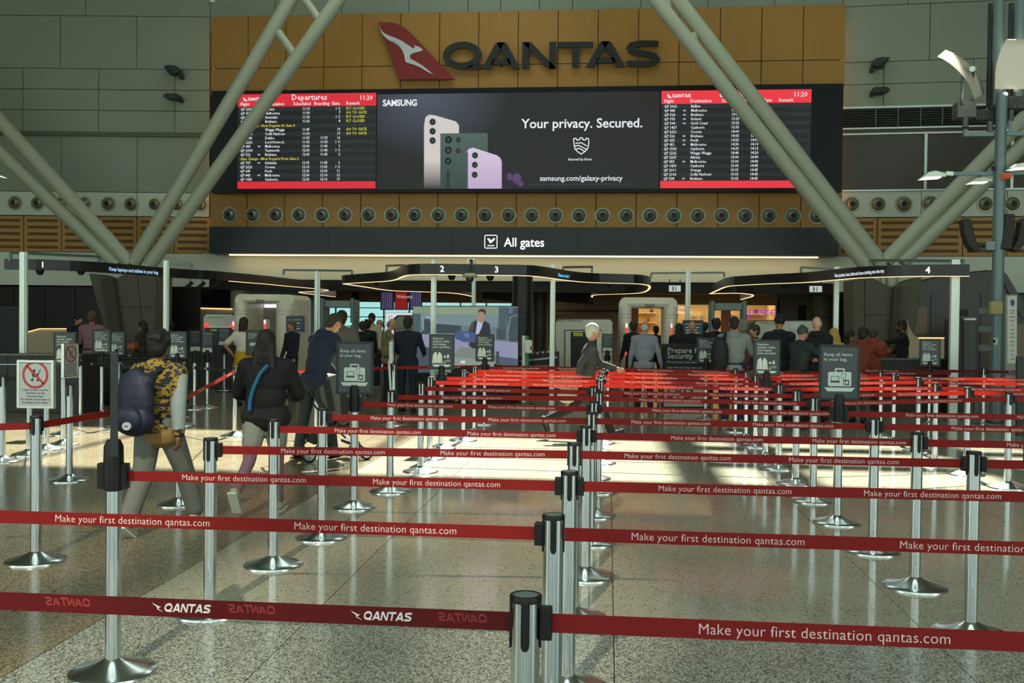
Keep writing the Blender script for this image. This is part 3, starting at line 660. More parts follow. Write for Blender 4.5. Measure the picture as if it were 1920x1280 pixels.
canopy('right black ring canopy numbered 4 with a loose clothing into the tray message', [(1330, 550), (1345, 543), (1362, 535.5), (1400, 533.5), (1450, 531), (1500, 529.5), (1540, 526.5), (1567, 524), (1600, 521), (1640, 519), (1700, 517.5), (1740, 517), (1790, 517), (1818, 517)],
       [(1330, 550), (1362, 549), (1392, 549), (1421, 553), (1391, 561)],
       [(1567, .10, 20.4), (1789, .15, 17.9)], [((1502, 501), (1571, 505), 22, 21.5, .12), ((1632, 488), (1806, 489), 19.5, 18, .14)],
       [('4', 1735, .165, e_sign), ('Place jackets, hats, belts and loose clothing into the tray', 1566, .085, E_('led_text2', (215, 222, 232), .95))], [(1471, 536, 24)])
for px_, d in ((595, 25.5), (1289, 26)):
    g = gnd(px_, d); w_ = .125
    t = empty('light_mast', g, 0, 'slim pale aluminium mast standing %s' % ('between left and middle canopies' if px_ < 900 else 'between middle and right canopies'), 'mast', 'slim aluminium masts between canopies')
    MB().box(-.065, .02, -.05, .05, 0, hgt(px_, 508, d)).box(.03, .065, -.03, .03, 0, hgt(px_, 510, d)).build('mast_profile', alum, t)
    MB().box(-.13, .13, -.13, .13, 0, .015).build('base_plate', steel, t)
# dome camera on a stalk in front of the middle canopy
p = at(881, 517, 19.0); t = empty('ceiling_camera', (p.x, p.y, p.z), 0, 'round pale camera dome hanging below the middle canopy between 2 and 3', 'camera')
MB().lathe([(.001, .05), (.10, .05), (.16, .0), (.13, -.03), (.001, -.03)], 24).build('camera_hood', mat('hood_cream', (190, 176, 140), .4), t, smooth=True)
MB().lathe([(.07, -.03), (.075, -.07), (.05, -.12), (.001, -.135)], 20).build('camera_dome', glass_dark, t, smooth=True)
p = at(884, 497, 19.4); MB().tube([(0, 0, -.02), (0, .25, .32)], .02, 8).build('camera_arm', steel, t)
t = empty('cctv_camera', (p.x, p.y, p.z), 0, 'small boxy camera standing on top of the middle canopy', 'camera')
MB().box(-.07, .07, -.1, .12, .04, .12).build('camera_box', alum, t); MB().box(-.02, .02, -.02, .02, -.02, .04).build('bracket', steel, t)
MB().lathe([(.001, 0), (.03, 0), (.03, .04), (.001, .04)], 12, c=(0, -.14, .08), axis='y').build('camera_lens', black, t)
# ------------------------------------------------------------------ wall floodlights
fm = mat('flood_body', (44, 48, 44), .5)
def wallflood(px, py, flip, up, label):
    M_w = ML if px < 900 else MR; p = M_w @ PS(px, py, M_w); t = empty('wall_floodlight', p, radians(5.2) if px < 900 else radians(-4.1), label, 'floodlight', 'wall floodlights beside the timber wall')
    s = flip
    sh = [(-.30 * s, .12), (-.08 * s, .13), (.05 * s, .12), (.17 * s, .07), (.17 * s, -.02), (.02 * s, -.04), (-.16 * s, -.04)] if up else [(-.32 * s, .0), (-.22 * s, .06), (.12 * s, .06), (.18 * s, .03), (.18 * s, -.05), (-.18 * s, -.05)]
    sh = [(x, z * 1.5) for x, z in sh]; MB().prism(sh, -.5, -.12).build('lamp_housing', fm, t, bevel=.015)
    MB().box(.08 * s, .18 * s, -.3, 0, -.14 if up else -.10, -.0).build('wall_arm', fm, t)
    MB().bar((-.26 * s, -.52, .1 if up else .02), (.0, -.52, -.05), .02, .02).build('lens_strip', glass_dark, t)
wallflood(335, 141, 1, True, 'upper dark floodlight on grey wall left of the timber wall')
wallflood(334, 187, 1, False, 'lower dark floodlight on grey wall left of the timber wall')
wallflood(1642, 128, -1, True, 'upper dark floodlight on grey wall right of the timber wall')
wallflood(1642, 176, -1, False, 'lower dark floodlight on grey wall right of the timber wall')
p = at(397, 1, 28.5)
t = empty('ceiling_spotlight', (p.x, p.y, p.z), 0, 'small pale spotlight cut by the top edge above the timber corner', 'spotlight')
MB().tube([(0, 0, -.07), (0, 0, .2)], .1, 16).build('lamp_body', alum, t); MB().tube([(0, 0, .2), (0, 1.5, .3)], .03, 8).build('lamp_arm', alum, t)
# ------------------------------------------------------------------ right-hand light mast
DM = 17.6
g = gnd(1869, DM); ms = empty('light_mast', g, 0, 'tall blue-grey light mast at right carrying curved reflectors and lamps', 'mast'); o = Vector(g)
mm = mat('mast_paint', (110, 130, 132), .4, .2); mdk = mat('mast_dark', (50, 56, 56), .5, .2)
M_ = lambda x, y, d=DM: at(x, y, d) - o
zt = hgt(1869, 198, DM)
MB().tube([(0, 0, 0), (0, 0, hgt(1869, 300, DM))], .10, 24).build('mast_pole', mm, ms, smooth=True, ang=40)
MB().tube([(0, 0, hgt(1869, 300, DM)), (0.01, 0, zt + .2)], .095, 24).build('mast_pole', mm, ms, smooth=True, ang=40)
for x, wd, ytop, dd, m_ in ((1870.5, .09, -60, 0, mm), (1856, .055, 8, .2, mdk), (1910, .09, -60, 0, mm), (1894, .055, 8, .2, mdk)):
    a = M_(x, 150, DM + dd); b = M_(x, ytop, DM + dd); b.x = a.x; b.y = a.y
    MB().tube([a - Vector((0, 0, .45)), b], wd, 18).build('riser_pipe', m_, ms, smooth=True, ang=40)
MB().box(-.13, .13, -.13, .13, 0, .02).build('base_plate', mdk, ms)
# reflectors (curved mirrors) : strip between two edge curves
def sheet(name, e1, e2, d1, d2, m_, th=.025):
    k = len(e1); vs = []
    for (x, y) in e1: vs.append(M_(x, y, d1))
    for (x, y) in e2: vs.append(M_(x, y, d2))
    me = MB(); off = Vector((0, th, th * .6))
    me.add(vs + [v + off for v in vs], [(i, i + 1, k + i + 1, k + i) for i in range(k - 1)] + [(2 * k + i, 3 * k + i, 3 * k + i + 1, 2 * k + i + 1) for i in range(k - 1)]
           + [(i, 2 * k + i, 2 * k + i + 1, i + 1) for i in range(k - 1)] + [(k + i, k + i + 1, 3 * k + i + 1, 3 * k + i) for i in range(k - 1)] + [(0, k, 3 * k, 2 * k), (k - 1, 3 * k - 1, 4 * k - 1, 2 * k - 1)])
    return me.build(name, m_, ms, smooth=True, ang=60)
cv = lambda L: [(1700 + u / 4.27, v / 4.27) for u, v in L]
refm = mat('reflector', (236, 226, 208), .35)
sheet('reflector', cv([(315, 402), (370, 422), (430, 458), (485, 500), (535, 548), (570, 600), (600, 660), (620, 745)]), cv([(250, 455), (300, 478), (345, 508), (390, 545), (430, 585), (470, 630), (510, 690), (548, 788)]), DM + .3, DM - .45, refm)
sheet('reflector', cv([(800, 320), (765, 380), (740, 450), (722, 520), (712, 600), (708, 712)]), cv([(1140, 312), (1130, 380), (1120, 450), (1110, 520), (1100, 600), (1100, 712)]), DM - .25, DM - .35, refm)
MB().tube([M_(1825.5, 130), M_(1821, 205)], .02, 8).tube([M_(1806, 142), M_(1803, 197)], .03, 8).build('reflector_stay', mdk, ms)
MB().tube([M_(1823, 129, DM - .3), M_(1826, 129, DM + .2)], .05, 16).build('stay_knuckle', alum, ms)
MB().tube([M_(1863, 115), M_(1861, 205)], .02, 8).build('reflector_stay', mdk, ms)
def pxbox(name, x0, x1, y0, y1, d, dep, m_, parent=ms, bevel=.01):
    a, b = M_(x0, y1, d), M_(x1, y0, d); return MB().box(a.x, b.x, a.y, a.y + dep, a.z, b.z).build(name, m_, parent, bevel=bevel)
for (x, y), (tx_, ty_), e_ in (((1812, 192), (1815, 120), 22), ((1893, 178), (1895, 110), 26)):
    light('reflector_lamp', 'SPOT', o + M_(x, y, DM - .25), o + M_(tx_, ty_, DM - .05), e_, (1, .93, .84), spot_size=radians(95), shadow_soft_size=.05)
hs = mat('lamp_housing', (88, 94, 88), .5, .3)
pxbox('lamp_housing', 1795, 1830, 191, 220, DM, .3, hs); 
for k in range(11): pxbox('cooling_fin', 1831 + k * 3.2, 1832.6 + k * 3.2, 206, 224, DM + .05, .25, hs, bevel=0)
for k in range(18): pxbox('cooling_fin', 1868 + k * 3.4, 1869.6 + k * 3.4, 182, 203, DM - .1, .3, hs, bevel=0)
pxbox('lamp_housing', 1831, 1867, 205, 223, DM + .1, .18, mdk); pxbox('lamp_housing', 1868, 1932, 181, 203, DM - .05, .2, mdk)
for x in (1810, 1856, 1895):
    y0 = 219 if x == 1810 else (228 if x == 1856 else 206); MB().tube([M_(x, y0), M_(x, y0 + 20)], .055, 16).build('lamp_neck', hs, ms, smooth=True, ang=40)
MB().bar(M_(1810, 243), M_(1810, 256), .07, .07, up=(0, 1, 0)).bar(M_(1806, 252), M_(1868, 252), .08, .07).bar(M_(1870, 251), M_(1935, 251), .08, .07).bar(M_(1893, 225), M_(1893, 243), .05, .05, up=(0, 1, 0)).bar(M_(1897, 243), M_(1875, 254), .05, .06).build('cross_arm', mm, ms)
MB().bar(M_(1786, 325.5), M_(1868, 325.5), .055, .06).bar(M_(1870, 325.5), M_(1935, 324), .055, .06).build('cross_arm', mm, ms)
pxbox('arm_clamp', 1860, 1866, 311, 320, DM - .12, .05, black)
lampg = mat('lamp_lens_lit', (255, 250, 230), emit=1.6)
def street(x0, x1, y0, y1, d, flip=False):
    a, b = M_(x0, y1, d), M_(x1, y0, d); L_ = b.x - a.x; H = b.z - a.z; pts = [(0, 0), (L_ * .35, H * .85), (L_ * .6, H), (L_, H * .7), (L_, H * .25)]
    pts = [(a.x + x, a.z + z) for x, z in pts]; h = MB().prism(pts, a.y, a.y + .22).build('lamp_head', alum, ms, bevel=.01)
    MB().prism([(a.x + .02, a.z), (a.x + L_ * .8, a.z + H * .12), (a.x + L_ * .8, a.z + H * .28), (a.x + L_ * .2, a.z + H * .2)], a.y - .004, a.y + .2).build('lamp_lens', lampg, h)
street(1725, 1773, 320, 335, DM); street(1815, 1860, 332, 343, DM + .8); street(1892, 1935, 305, 317, DM - .4)
MB().bar(M_(1773, 325), M_(1786, 326), .07, .07).build('arm_clamp', alum, ms)
pxbox('amber_lamp', 1882, 1898, 324, 333, DM - .3, .15, mat('amber', (190, 84, 30), emit=.6))
# junction box, labels and bracket plates on the pole
pxbox('junction_box', 1857.5, 1880, 565, 589, DM - .13, .12, mat('box_yellow', (168, 160, 104), .6)); 
for y0, y1 in ((577, 589), (611, 623), (646, 658)): pxbox('bracket_plate', 1836, 1859, y0, y1, DM, .05, mat('plate_grey', (96, 104, 104), .5))
lb = pxbox('paper_label', 1863, 1871, 633, 646, DM - .125, .01, sign_print, bevel=0)
MB().box(*sorted((M_(1865, 0).x, M_(1869, 0).x)), M_(1867, 640, DM - .13).y - .004, M_(1867, 640, DM - .13).y, M_(1867, 642).z, M_(1867, 637).z).build('label_print', black, lb)
spk = mat('speaker_dark', (34, 33, 31), .6)
for L in ([(247, 128), (300, 118), (318, 160), (332, 230), (352, 300), (385, 352), (335, 372), (290, 320), (262, 240)], [(555, 88), (625, 92), (622, 200), (605, 355), (520, 352), (540, 260), (552, 180)], [(690, 118), (716, 128), (712, 210), (695, 300), (655, 370), (600, 362), (640, 290), (660, 200), (665, 150)]):
    pts = [(M_(1740 + u / 4, 380 + v / 4).x, M_(1740 + u / 4, 380 + v / 4).z) for u, v in L]; y = M_(1840, 440).y
    MB().prism(pts, y - .12, y + .12).build('loudspeaker', spk, ms, bevel=.02)
MB().bar(M_(1835, 463), M_(1850, 460), .05, .05).build('speaker_bracket', black, ms); pxbox('speaker_clamp', 1849, 1867, 452, 469, DM - .1, .2, mm)
# far-left lamp tip entering the frame
t = empty('hall_lamp', gnd(-60, 15.2), 0, 'pale lamp head tip entering at the left frame edge above the white band', 'lamp'); o2 = Vector(t.location)
a, b = at(-60, 320, 15.2) - o2, at(13, 334, 15.2) - o2
MB().prism([(a.x, a.z), (b.x - .25, a.z - .02), (b.x, b.z), (b.x - .3, b.z - .02), (a.x, b.z)], -.1, .1).build('lamp_head', alum, t)
MB().prism([(a.x, b.z - .02), (b.x - .05, b.z - .01), (b.x - .3, b.z + .04), (a.x, b.z + .02)], -.11, -.1).build('lamp_lens', lampg, t)
MB().tube([(0, 0, 0), (0, 0, a.z + .1)], .1, 16).build('mast_pole', mm, t)
# ------------------------------------------------------------------ stanchions
def post_proto():
    t = empty('belt_post', (0, 0, 0))
    MB().lathe([(.2, 0), (.2, .010), (.194, .015), (.16, .025), (.12, .036), (.08, .049), (.052, .060), (.040, .068), (.035, .072)], 44).build('base', mat('base_steel', (222, 228, 226), .2, 1.), t, smooth=True, ang=75)
    MB().lathe([(.036, .02), (.036, .985), (.001, .985)], 28).build('pole', chrome, t, smooth=True, ang=50)
    MB().lathe([(.037, .982), (.0400, .983), (.0400, .997), (.0385, .999), (.032, .9995)], 28).build('cap_ring', black, t, smooth=True, ang=50)
    MB().lathe([(.0325, .990), (.0325, .998), (.001, .999)], 24).build('cap', mat('cap_disc', (96, 108, 104), .35), t, smooth=True, ang=50)
    for k in range(4):
        a = pi / 2 * k; m_ = MB(); r = .0395
        vs = []
        for z, wv in ((.985, .011), (.885, .011), (.876, .0095), (.868, .005)):
            for s in (-1, 1):
                for rr in (.034, r): vs.append((rr, s * wv, z))
        fs = []
        for i in range(3):
            b = i * 4; fs += [(b + 1, b + 3, b + 7, b + 5), (b, b + 4, b + 6, b + 2), (b, b + 1, b + 5, b + 4), (b + 2, b + 6, b + 7, b + 3)]
        fs += [(12, 13, 15, 14)]
        o = m_.add(vs, fs).build('belt_slot', black, t); o.rotation_euler = (0, 0, a)
    return t
PROTO = post_proto(); index_kids(PROTO); PUSED = [False]
POST = {}
def post(key, px, d, label, group, pytop=None):
    g = gnd(px, d)
    if pytop is not None:                                        # correct the sideways position with the cap's own pixel
        q = at(px, pytop, d); g = Vector((q.x, q.y, 0))
    o = PROTO if not PUSED[0] else copy_tree(PROTO); PUSED[0] = True
    o.location = g; o.rotation_euler = (0, 0, YAW * .6); tag(o, label, 'belt post', group); POST[key] = (g, o); return o
dt = lambda px, y: FPX * .667 / (y - hz(px))                      # distance from the cap's height (1.0 m)
db = lambda px, y: FPX * 1.667 / (y - hz(px))                     # distance from the base
GL, GC, GR, GS, GW = 'posts of the left queue line', 'posts of the centre queue line', 'posts of the right queue line', 'posts of the far right queue line', 'posts of the left side queue'
LN = 'chrome belt post of the queue line left of centre, %s from the camera'
L_ = [(213, 4.67, 900), (395, dt(395, 820), 820), (514, dt(514, 785), 785), (605, dt(605, 765), 765), (665, db(665, 952), 745), (733, dt(733, 731), 731), (790, 11.05, 720), (807, 12.15, 707), (828, 13.1, 700), (870, 14.05, 693.5), (890, 15.1, 688), (909, 16.3, 684)]
for i, (x, d, yt) in enumerate(L_): post('L%d' % (i + 1), x, d, LN % (ORD[i]), GL, yt)
CN = 'chrome belt post of the centre queue line, %s from the camera'
C_ = [(986, 2.45, 1112), (1038, 3.48, 962), (1068, 4.51, 882), (1077, 5.60, 829), (1100, 6.54, 797), (1109, 7.55, 771.5), (1114, 8.62, 751), (1123, 9.85, 735), (1113, 10.7, 724), (1126, 11.9, 712), (1127, 12.8, 706), (1129, 13.9, 699), (1132, 15, 693.6), (1140, 16.4, 686)]
for i, (x, d, yt) in enumerate(C_): post('C%d' % (i + 1), x, d, CN % (ORD[i]), GC, yt)
RN = 'chrome belt post of the queue line right of centre, %s from the camera'
Rr = [(1826, 5.40, 845), (1720, 6.36, 808), (1640, 7.36, 785.5), (1573, 8.42, 752), (1527, 9.46, 745), (1494, 10.5, 730), (1462, 11.6, 720), (1437, 12.6, 712), (1418, 13.66, 706), (1400, 14.7, 698), (1380, 15.6, 693)]
for i, (x, d, yt) in enumerate(Rr): post('R%d' % (i + 1), x, d, RN % (ORD[i]), GR, yt)
SN = 'chrome belt post of the far right queue line, %s from the camera'
for i, (x, d, yt) in enumerate([(1892, 10.4, 736), (1815, 11.3, 725), (1755, 12.1, 718), (1723, 13.4, 707), (1677, 14.5, 700), (1652, 15.2, 696), (1743, 17.0, 692), (1845, 17.0, 689)]): post('S%d' % (i + 1), x, d, SN % (ORD[i]), GS, yt)
WL = ['chrome post carrying the large silver no-stroller sign at far left', 'chrome post carrying the narrow no-stroller sign', 'chrome post behind the walking child at left', 'chrome post left of the woman in black, holding red and grey belts',
      'chrome post just left of the large no-stroller sign', 'chrome post cut by the left frame edge', 'chrome post half hidden behind the large no-stroller sign', 'chrome post directly left of the narrow no-stroller sign', 'chrome post directly right of the narrow no-stroller sign',
      'chrome post before the man in the purple shirt', 'chrome post behind the upright black sign edge', 'slim far chrome post left of the grey belt end', 'chrome post under the small upright notice near the dark counter', 'chrome post under the framed text notice near the dark counter', 'chrome post under the third small notice by the scanner']
for i, (x, d, yt) in enumerate([(68, 6.79, 765), (131, 10.2, 706), (337, 8.94, 738), (441, 14.3, 689.5), (55, 12.1, 695), (5, 11.5, 716), (87, 12.6, 700), (119, 13.1, 700), (151, 16.5, 698), (192, 20, 697), (222, 15.2, 687), (343, 15.6, 672), (365, 18.5, 666), (389, 18.8, 664), (421, 23.5, 655)]): post('W%d' % (i + 1), x, d, WL[i], GW, yt)
# ------------------------------------------------------------------ belts
SLOG = 'Make your first destination qantas.com'
slog = text_mesh(SLOG, .0375, off=-.0002, res=3, sp=1.03, sx=.97); slog.materials.append(print_white)
syd = text_mesh('SYD', .042, off=.0006, res=2); syd.materials.append(print_white)
ql = MB()
for q in qword(.034, -.010, .022, .122, .18): ql.prism(q, -.0004, 0)
qlm = ql.mesh('airline_print'); qlm.materials.append(mat('print_bright', (235, 225, 222), .6))
qr = MB().prism(roo_small(0, -.014, .042), -.0004, 0).mesh('kangaroo_print'); qr.materials.append(mat('print_bright', (235, 225, 222)))
def belt(A, B, label, group, m=red_belt, start=.45, pitch=.905, prt='slog', buckle=1, z=.93, zb=None, h=.047):
    A = A.copy(); B = B.copy(); A.z = z; B.z = z if zb is None else zb
    d = B - A; Ln = d.length; rz = atan2(d.y, d.x); dz = B.z - A.z
    t = bpy.data.objects.new('retractable_belt', MB().box(.04, Ln - .04, -.0008, .0008, -h / 2, h / 2).mesh('belt')); t.data.materials.append(m); C.objects.link(t)
    t.location = A; t.rotation_euler = (0, -math.asin(dz / Ln), rz); tag(t, label, 'belt', group)
    x = start
    while x + .6 < Ln - .05 and prt:
        if prt == 'slog': o = bpy.data.objects.new('lettering', slog); dx = 0
        elif prt == 'syd': o = bpy.data.objects.new('lettering', syd)
        else: o = bpy.data.objects.new('lettering', qlm)
        C.objects.link(o); o.parent = t; o.location = (x, -.0014, -.012 if prt != 'qantas' else .0)
        if prt == 'qantas':
            o2 = bpy.data.objects.new('kangaroo_print', qr); C.objects.link(o2); o2.parent = t; o2.location = (x - .005, -.0014, .0)
        x += pitch
    if buckle: MB().box(.036, .066, -.018, .018, -.04, .04).build('belt_buckle', black, t, bevel=.004) if buckle == 1 else MB().box(Ln - .066, Ln - .036, -.018, .018, -.04, .04).build('belt_buckle', black, t, bevel=.004)
    return t
P = lambda k: POST[k][0]
off_left = lambda k, dx=-2.2, dy=.02: P(k) + Vector((dx, dy, 0))
GB = 'red belts between left and centre queue lines'; GB2 = 'red belts between centre and right queue lines'; GB3 = 'red belts right of the right queue line'
belt(P('C1') + Vector((-2.2, .17, 0)), P('C1'), 'dark red belt with QANTAS marks, lowest in view, left of centre', 'front belts', darkred_belt, .29, .375 * 1.0, 'qantas', 0) if False else None
b1 = belt(P('C1') + Vector((-2.25, .0, 0)), P('C1'), 'dark red belt printed QANTAS with kangaroo, nearest the camera', 'front belts', darkred_belt, 1.17, .51, None, 0)
for x in (1.287, 1.807):
    for me, n_ in ((qlm, 'lettering'), (qr, 'kangaroo_print')):
        o = bpy.data.objects.new(n_, me); C.objects.link(o); o.parent = b1; o.location = (x, -.0014, 0)
for x in (1.16, 1.65, 2.19):                                     # faint print showing through from the back face
    o = bpy.data.objects.new('reversed_print', qlm.copy()); o.data.materials[0] = mat('print_ghost', (150, 44, 44), .7); C.objects.link(o); o.parent = b1; o.location = (x, -.0012, .004); o.scale = (-1, 1, 1)
belt(P('C1'), P('C1') + Vector((2.2, .0, 0)), 'red slogan belt lowest in view, right of the nearest post', 'front belts', start=.42, buckle=1)
belt(P('C2') + Vector((-2.45, .0, 0)), P('C2'), 'second lowest red slogan belt, running off the left edge', 'front belts', start=.61, buckle=2)
belt(P('C2'), P('C2') + Vector((2.2, .0, 0)), 'second lowest red slogan belt, running off the right edge', 'front belts', start=.27, buckle=0)
belt(P('C3'), gnd(2003, 4.33), 'third lowest red slogan belt, running off the right edge', 'front belts', start=.4)
pairs = [('L%d' % (i), 'C%d' % (i + 2)) for i in range(1, 13)]
for i, (a, b) in enumerate(pairs): belt(P(a), P(b), 'red slogan belt between left and centre queue lines, %s from the camera' % ORD[i], GB, start=(.33, .40, .42, .37, .3, .5, .42, .36, .44, .3, .5, .3)[i], buckle=1 if i % 2 else 2)
prR = [('C%d' % (i + 3), 'R%d' % i) for i in range(1, 12)]
for i, (a, b) in enumerate(prR): belt(P(a), P(b), 'red slogan belt between centre and right queue lines, %s from the camera' % ORD[i], GB2, start=(.28, .55, .3, .5, .4, .33, .5, .3, .45, .35, .5)[i], buckle=1 if i % 2 else 2)
prS = [('R5', 'S1'), ('R6', 'S2'), ('R7', 'S3'), ('R8', 'S4'), ('R9', 'S5'), ('R10', 'S6'), ('C13', 'R11')][:6]
for i, (a, b) in enumerate(prS): belt(P(a), P(b), 'red slogan belt between right and far right queue lines, %s from the camera' % ORD[i], GB3, start=.35 + .07 * (i % 3), buckle=1)
for i, (a, L) in enumerate((('R1', 2.2), ('R2', 2.2), ('R3', 2.2), ('R4', 2.2))): belt(P(a), P(a) + Vector((L, .02, 0)), 'red slogan belt from the right queue line off the right edge, %s from the camera' % ORD[i], GB3, start=.55, buckle=1)
for i, (a, L) in enumerate((('S1', 2.2), ('S2', 2.2), ('S3', 2.2), ('S4', 2.3), ('S5', 2.3))): belt(P(a), P(a) + Vector((L, .02, 0)), 'red slogan belt from the far right line off the right edge, %s from the camera' % ORD[i], GB3, start=.4, buckle=1)
belt(P('S7'), P('S8'), 'thin distant red belt before the desk guard, right part', GB3, darkred_belt, .4); belt(P('S8'), P('S8') + Vector((2.3, -.1, 0)), 'thin distant red belt running off the right edge by the mast', GB3, darkred_belt, .4)
belt(P('S6') + Vector((-.2, 1.6, 0)), P('S7'), 'thin distant red belt before the desk guard, left part', GB3, darkred_belt, .4)
belt(P('C14'), P('C14') + Vector((3.1, -.3, 0)), 'deep red belt behind the queue, below the prepare for security sign', 'rear belts', darkred_belt, .4)
belt(P('C14') + Vector((3.1, -.3, 0)), P('C14') + Vector((5.6, .3, 0)), 'deep red belt behind the queue, right of the prepare for security sign', 'rear belts', darkred_belt, .4)
belt(P('L12') + Vector((.05, .6, 0)), P('C14'), 'deep red belt behind the queue, before the video board', 'rear belts', darkred_belt, .5)
# left side queue
GA = 'belts of the left side queue'
belt(P('W1') + Vector((-2.2, -1.3, 0)), P('W1'), 'red belt entering at the left edge, ending at the large no-stroller sign', GA, start=9)
belt(P('W1'), P('W3') + Vector((0, 0, 0)), 'red slogan belt from the large no-stroller sign towards the walking child', GA, start=1.15, pitch=3)
belt(P('W3'), P('W4'), 'red slogan belt between the walking child and the woman in black', GA, start=1.3, pitch=3)
post('W16', 594, 14.5, 'chrome post behind the man in navy at the stroller', GW, 690)
belt(P('W4'), P('W16'), 'red belt behind the woman in black', GA, start=.4)
gsyd = dict(m=grey_belt, prt='syd', pitch=.9, start=.5)
belt(P('W6') + Vector((-1.5, .2, 0)), P('W5') + Vector((0, 0, 0)), 'dark belt printed SYD at the left edge, left of the large sign', GA, z=1.0 if 0 else .93, **gsyd)
belt(P('W5'), P('W8'), 'dark belt between the two no-stroller signs', GA, m=grey_belt, prt=None)
belt(P('W8'), P('W2'), 'short dark belt ending at the narrow no-stroller sign', GA, m=grey_belt, prt=None)
belt(P('W9'), P('W11'), 'dark belt printed SYD behind the upright black sign edge', GA, **gsyd)
belt(P('W11'), P('W12'), 'dark belt behind the walking child', GA, **gsyd)
belt(P('W12'), P('W4'), 'dark belt printed SYD between the child and the woman in black', GA, **dict(gsyd, start=.35, pitch=.42))
belt(P('W10') + Vector((-3, .3, 0)), P('W10'), 'dark far belt before the man in the purple shirt, left part', GA, **gsyd)
belt(P('W10'), P('W10') + Vector((2.2, .3, 0)), 'dark far belt before the man in the purple shirt, right part', GA, **gsyd)
belt(gnd(739, 16.0), P('L12') + Vector((.05, .6, 0)), 'red belt before the man in dark navy by the video board', 'rear belts', start=.6)
belt(P('W16'), gnd(739, 16.0), 'short red belt right of the tall keep all items sign', 'rear belts', start=9)
for k, (dx, dy) in enumerate(((0, 3.6),)):
    o = copy_tree(PROTO); o.location = gnd(739, 16.0); tag(o, 'slim chrome post before the man in dark navy', 'belt post', GL)
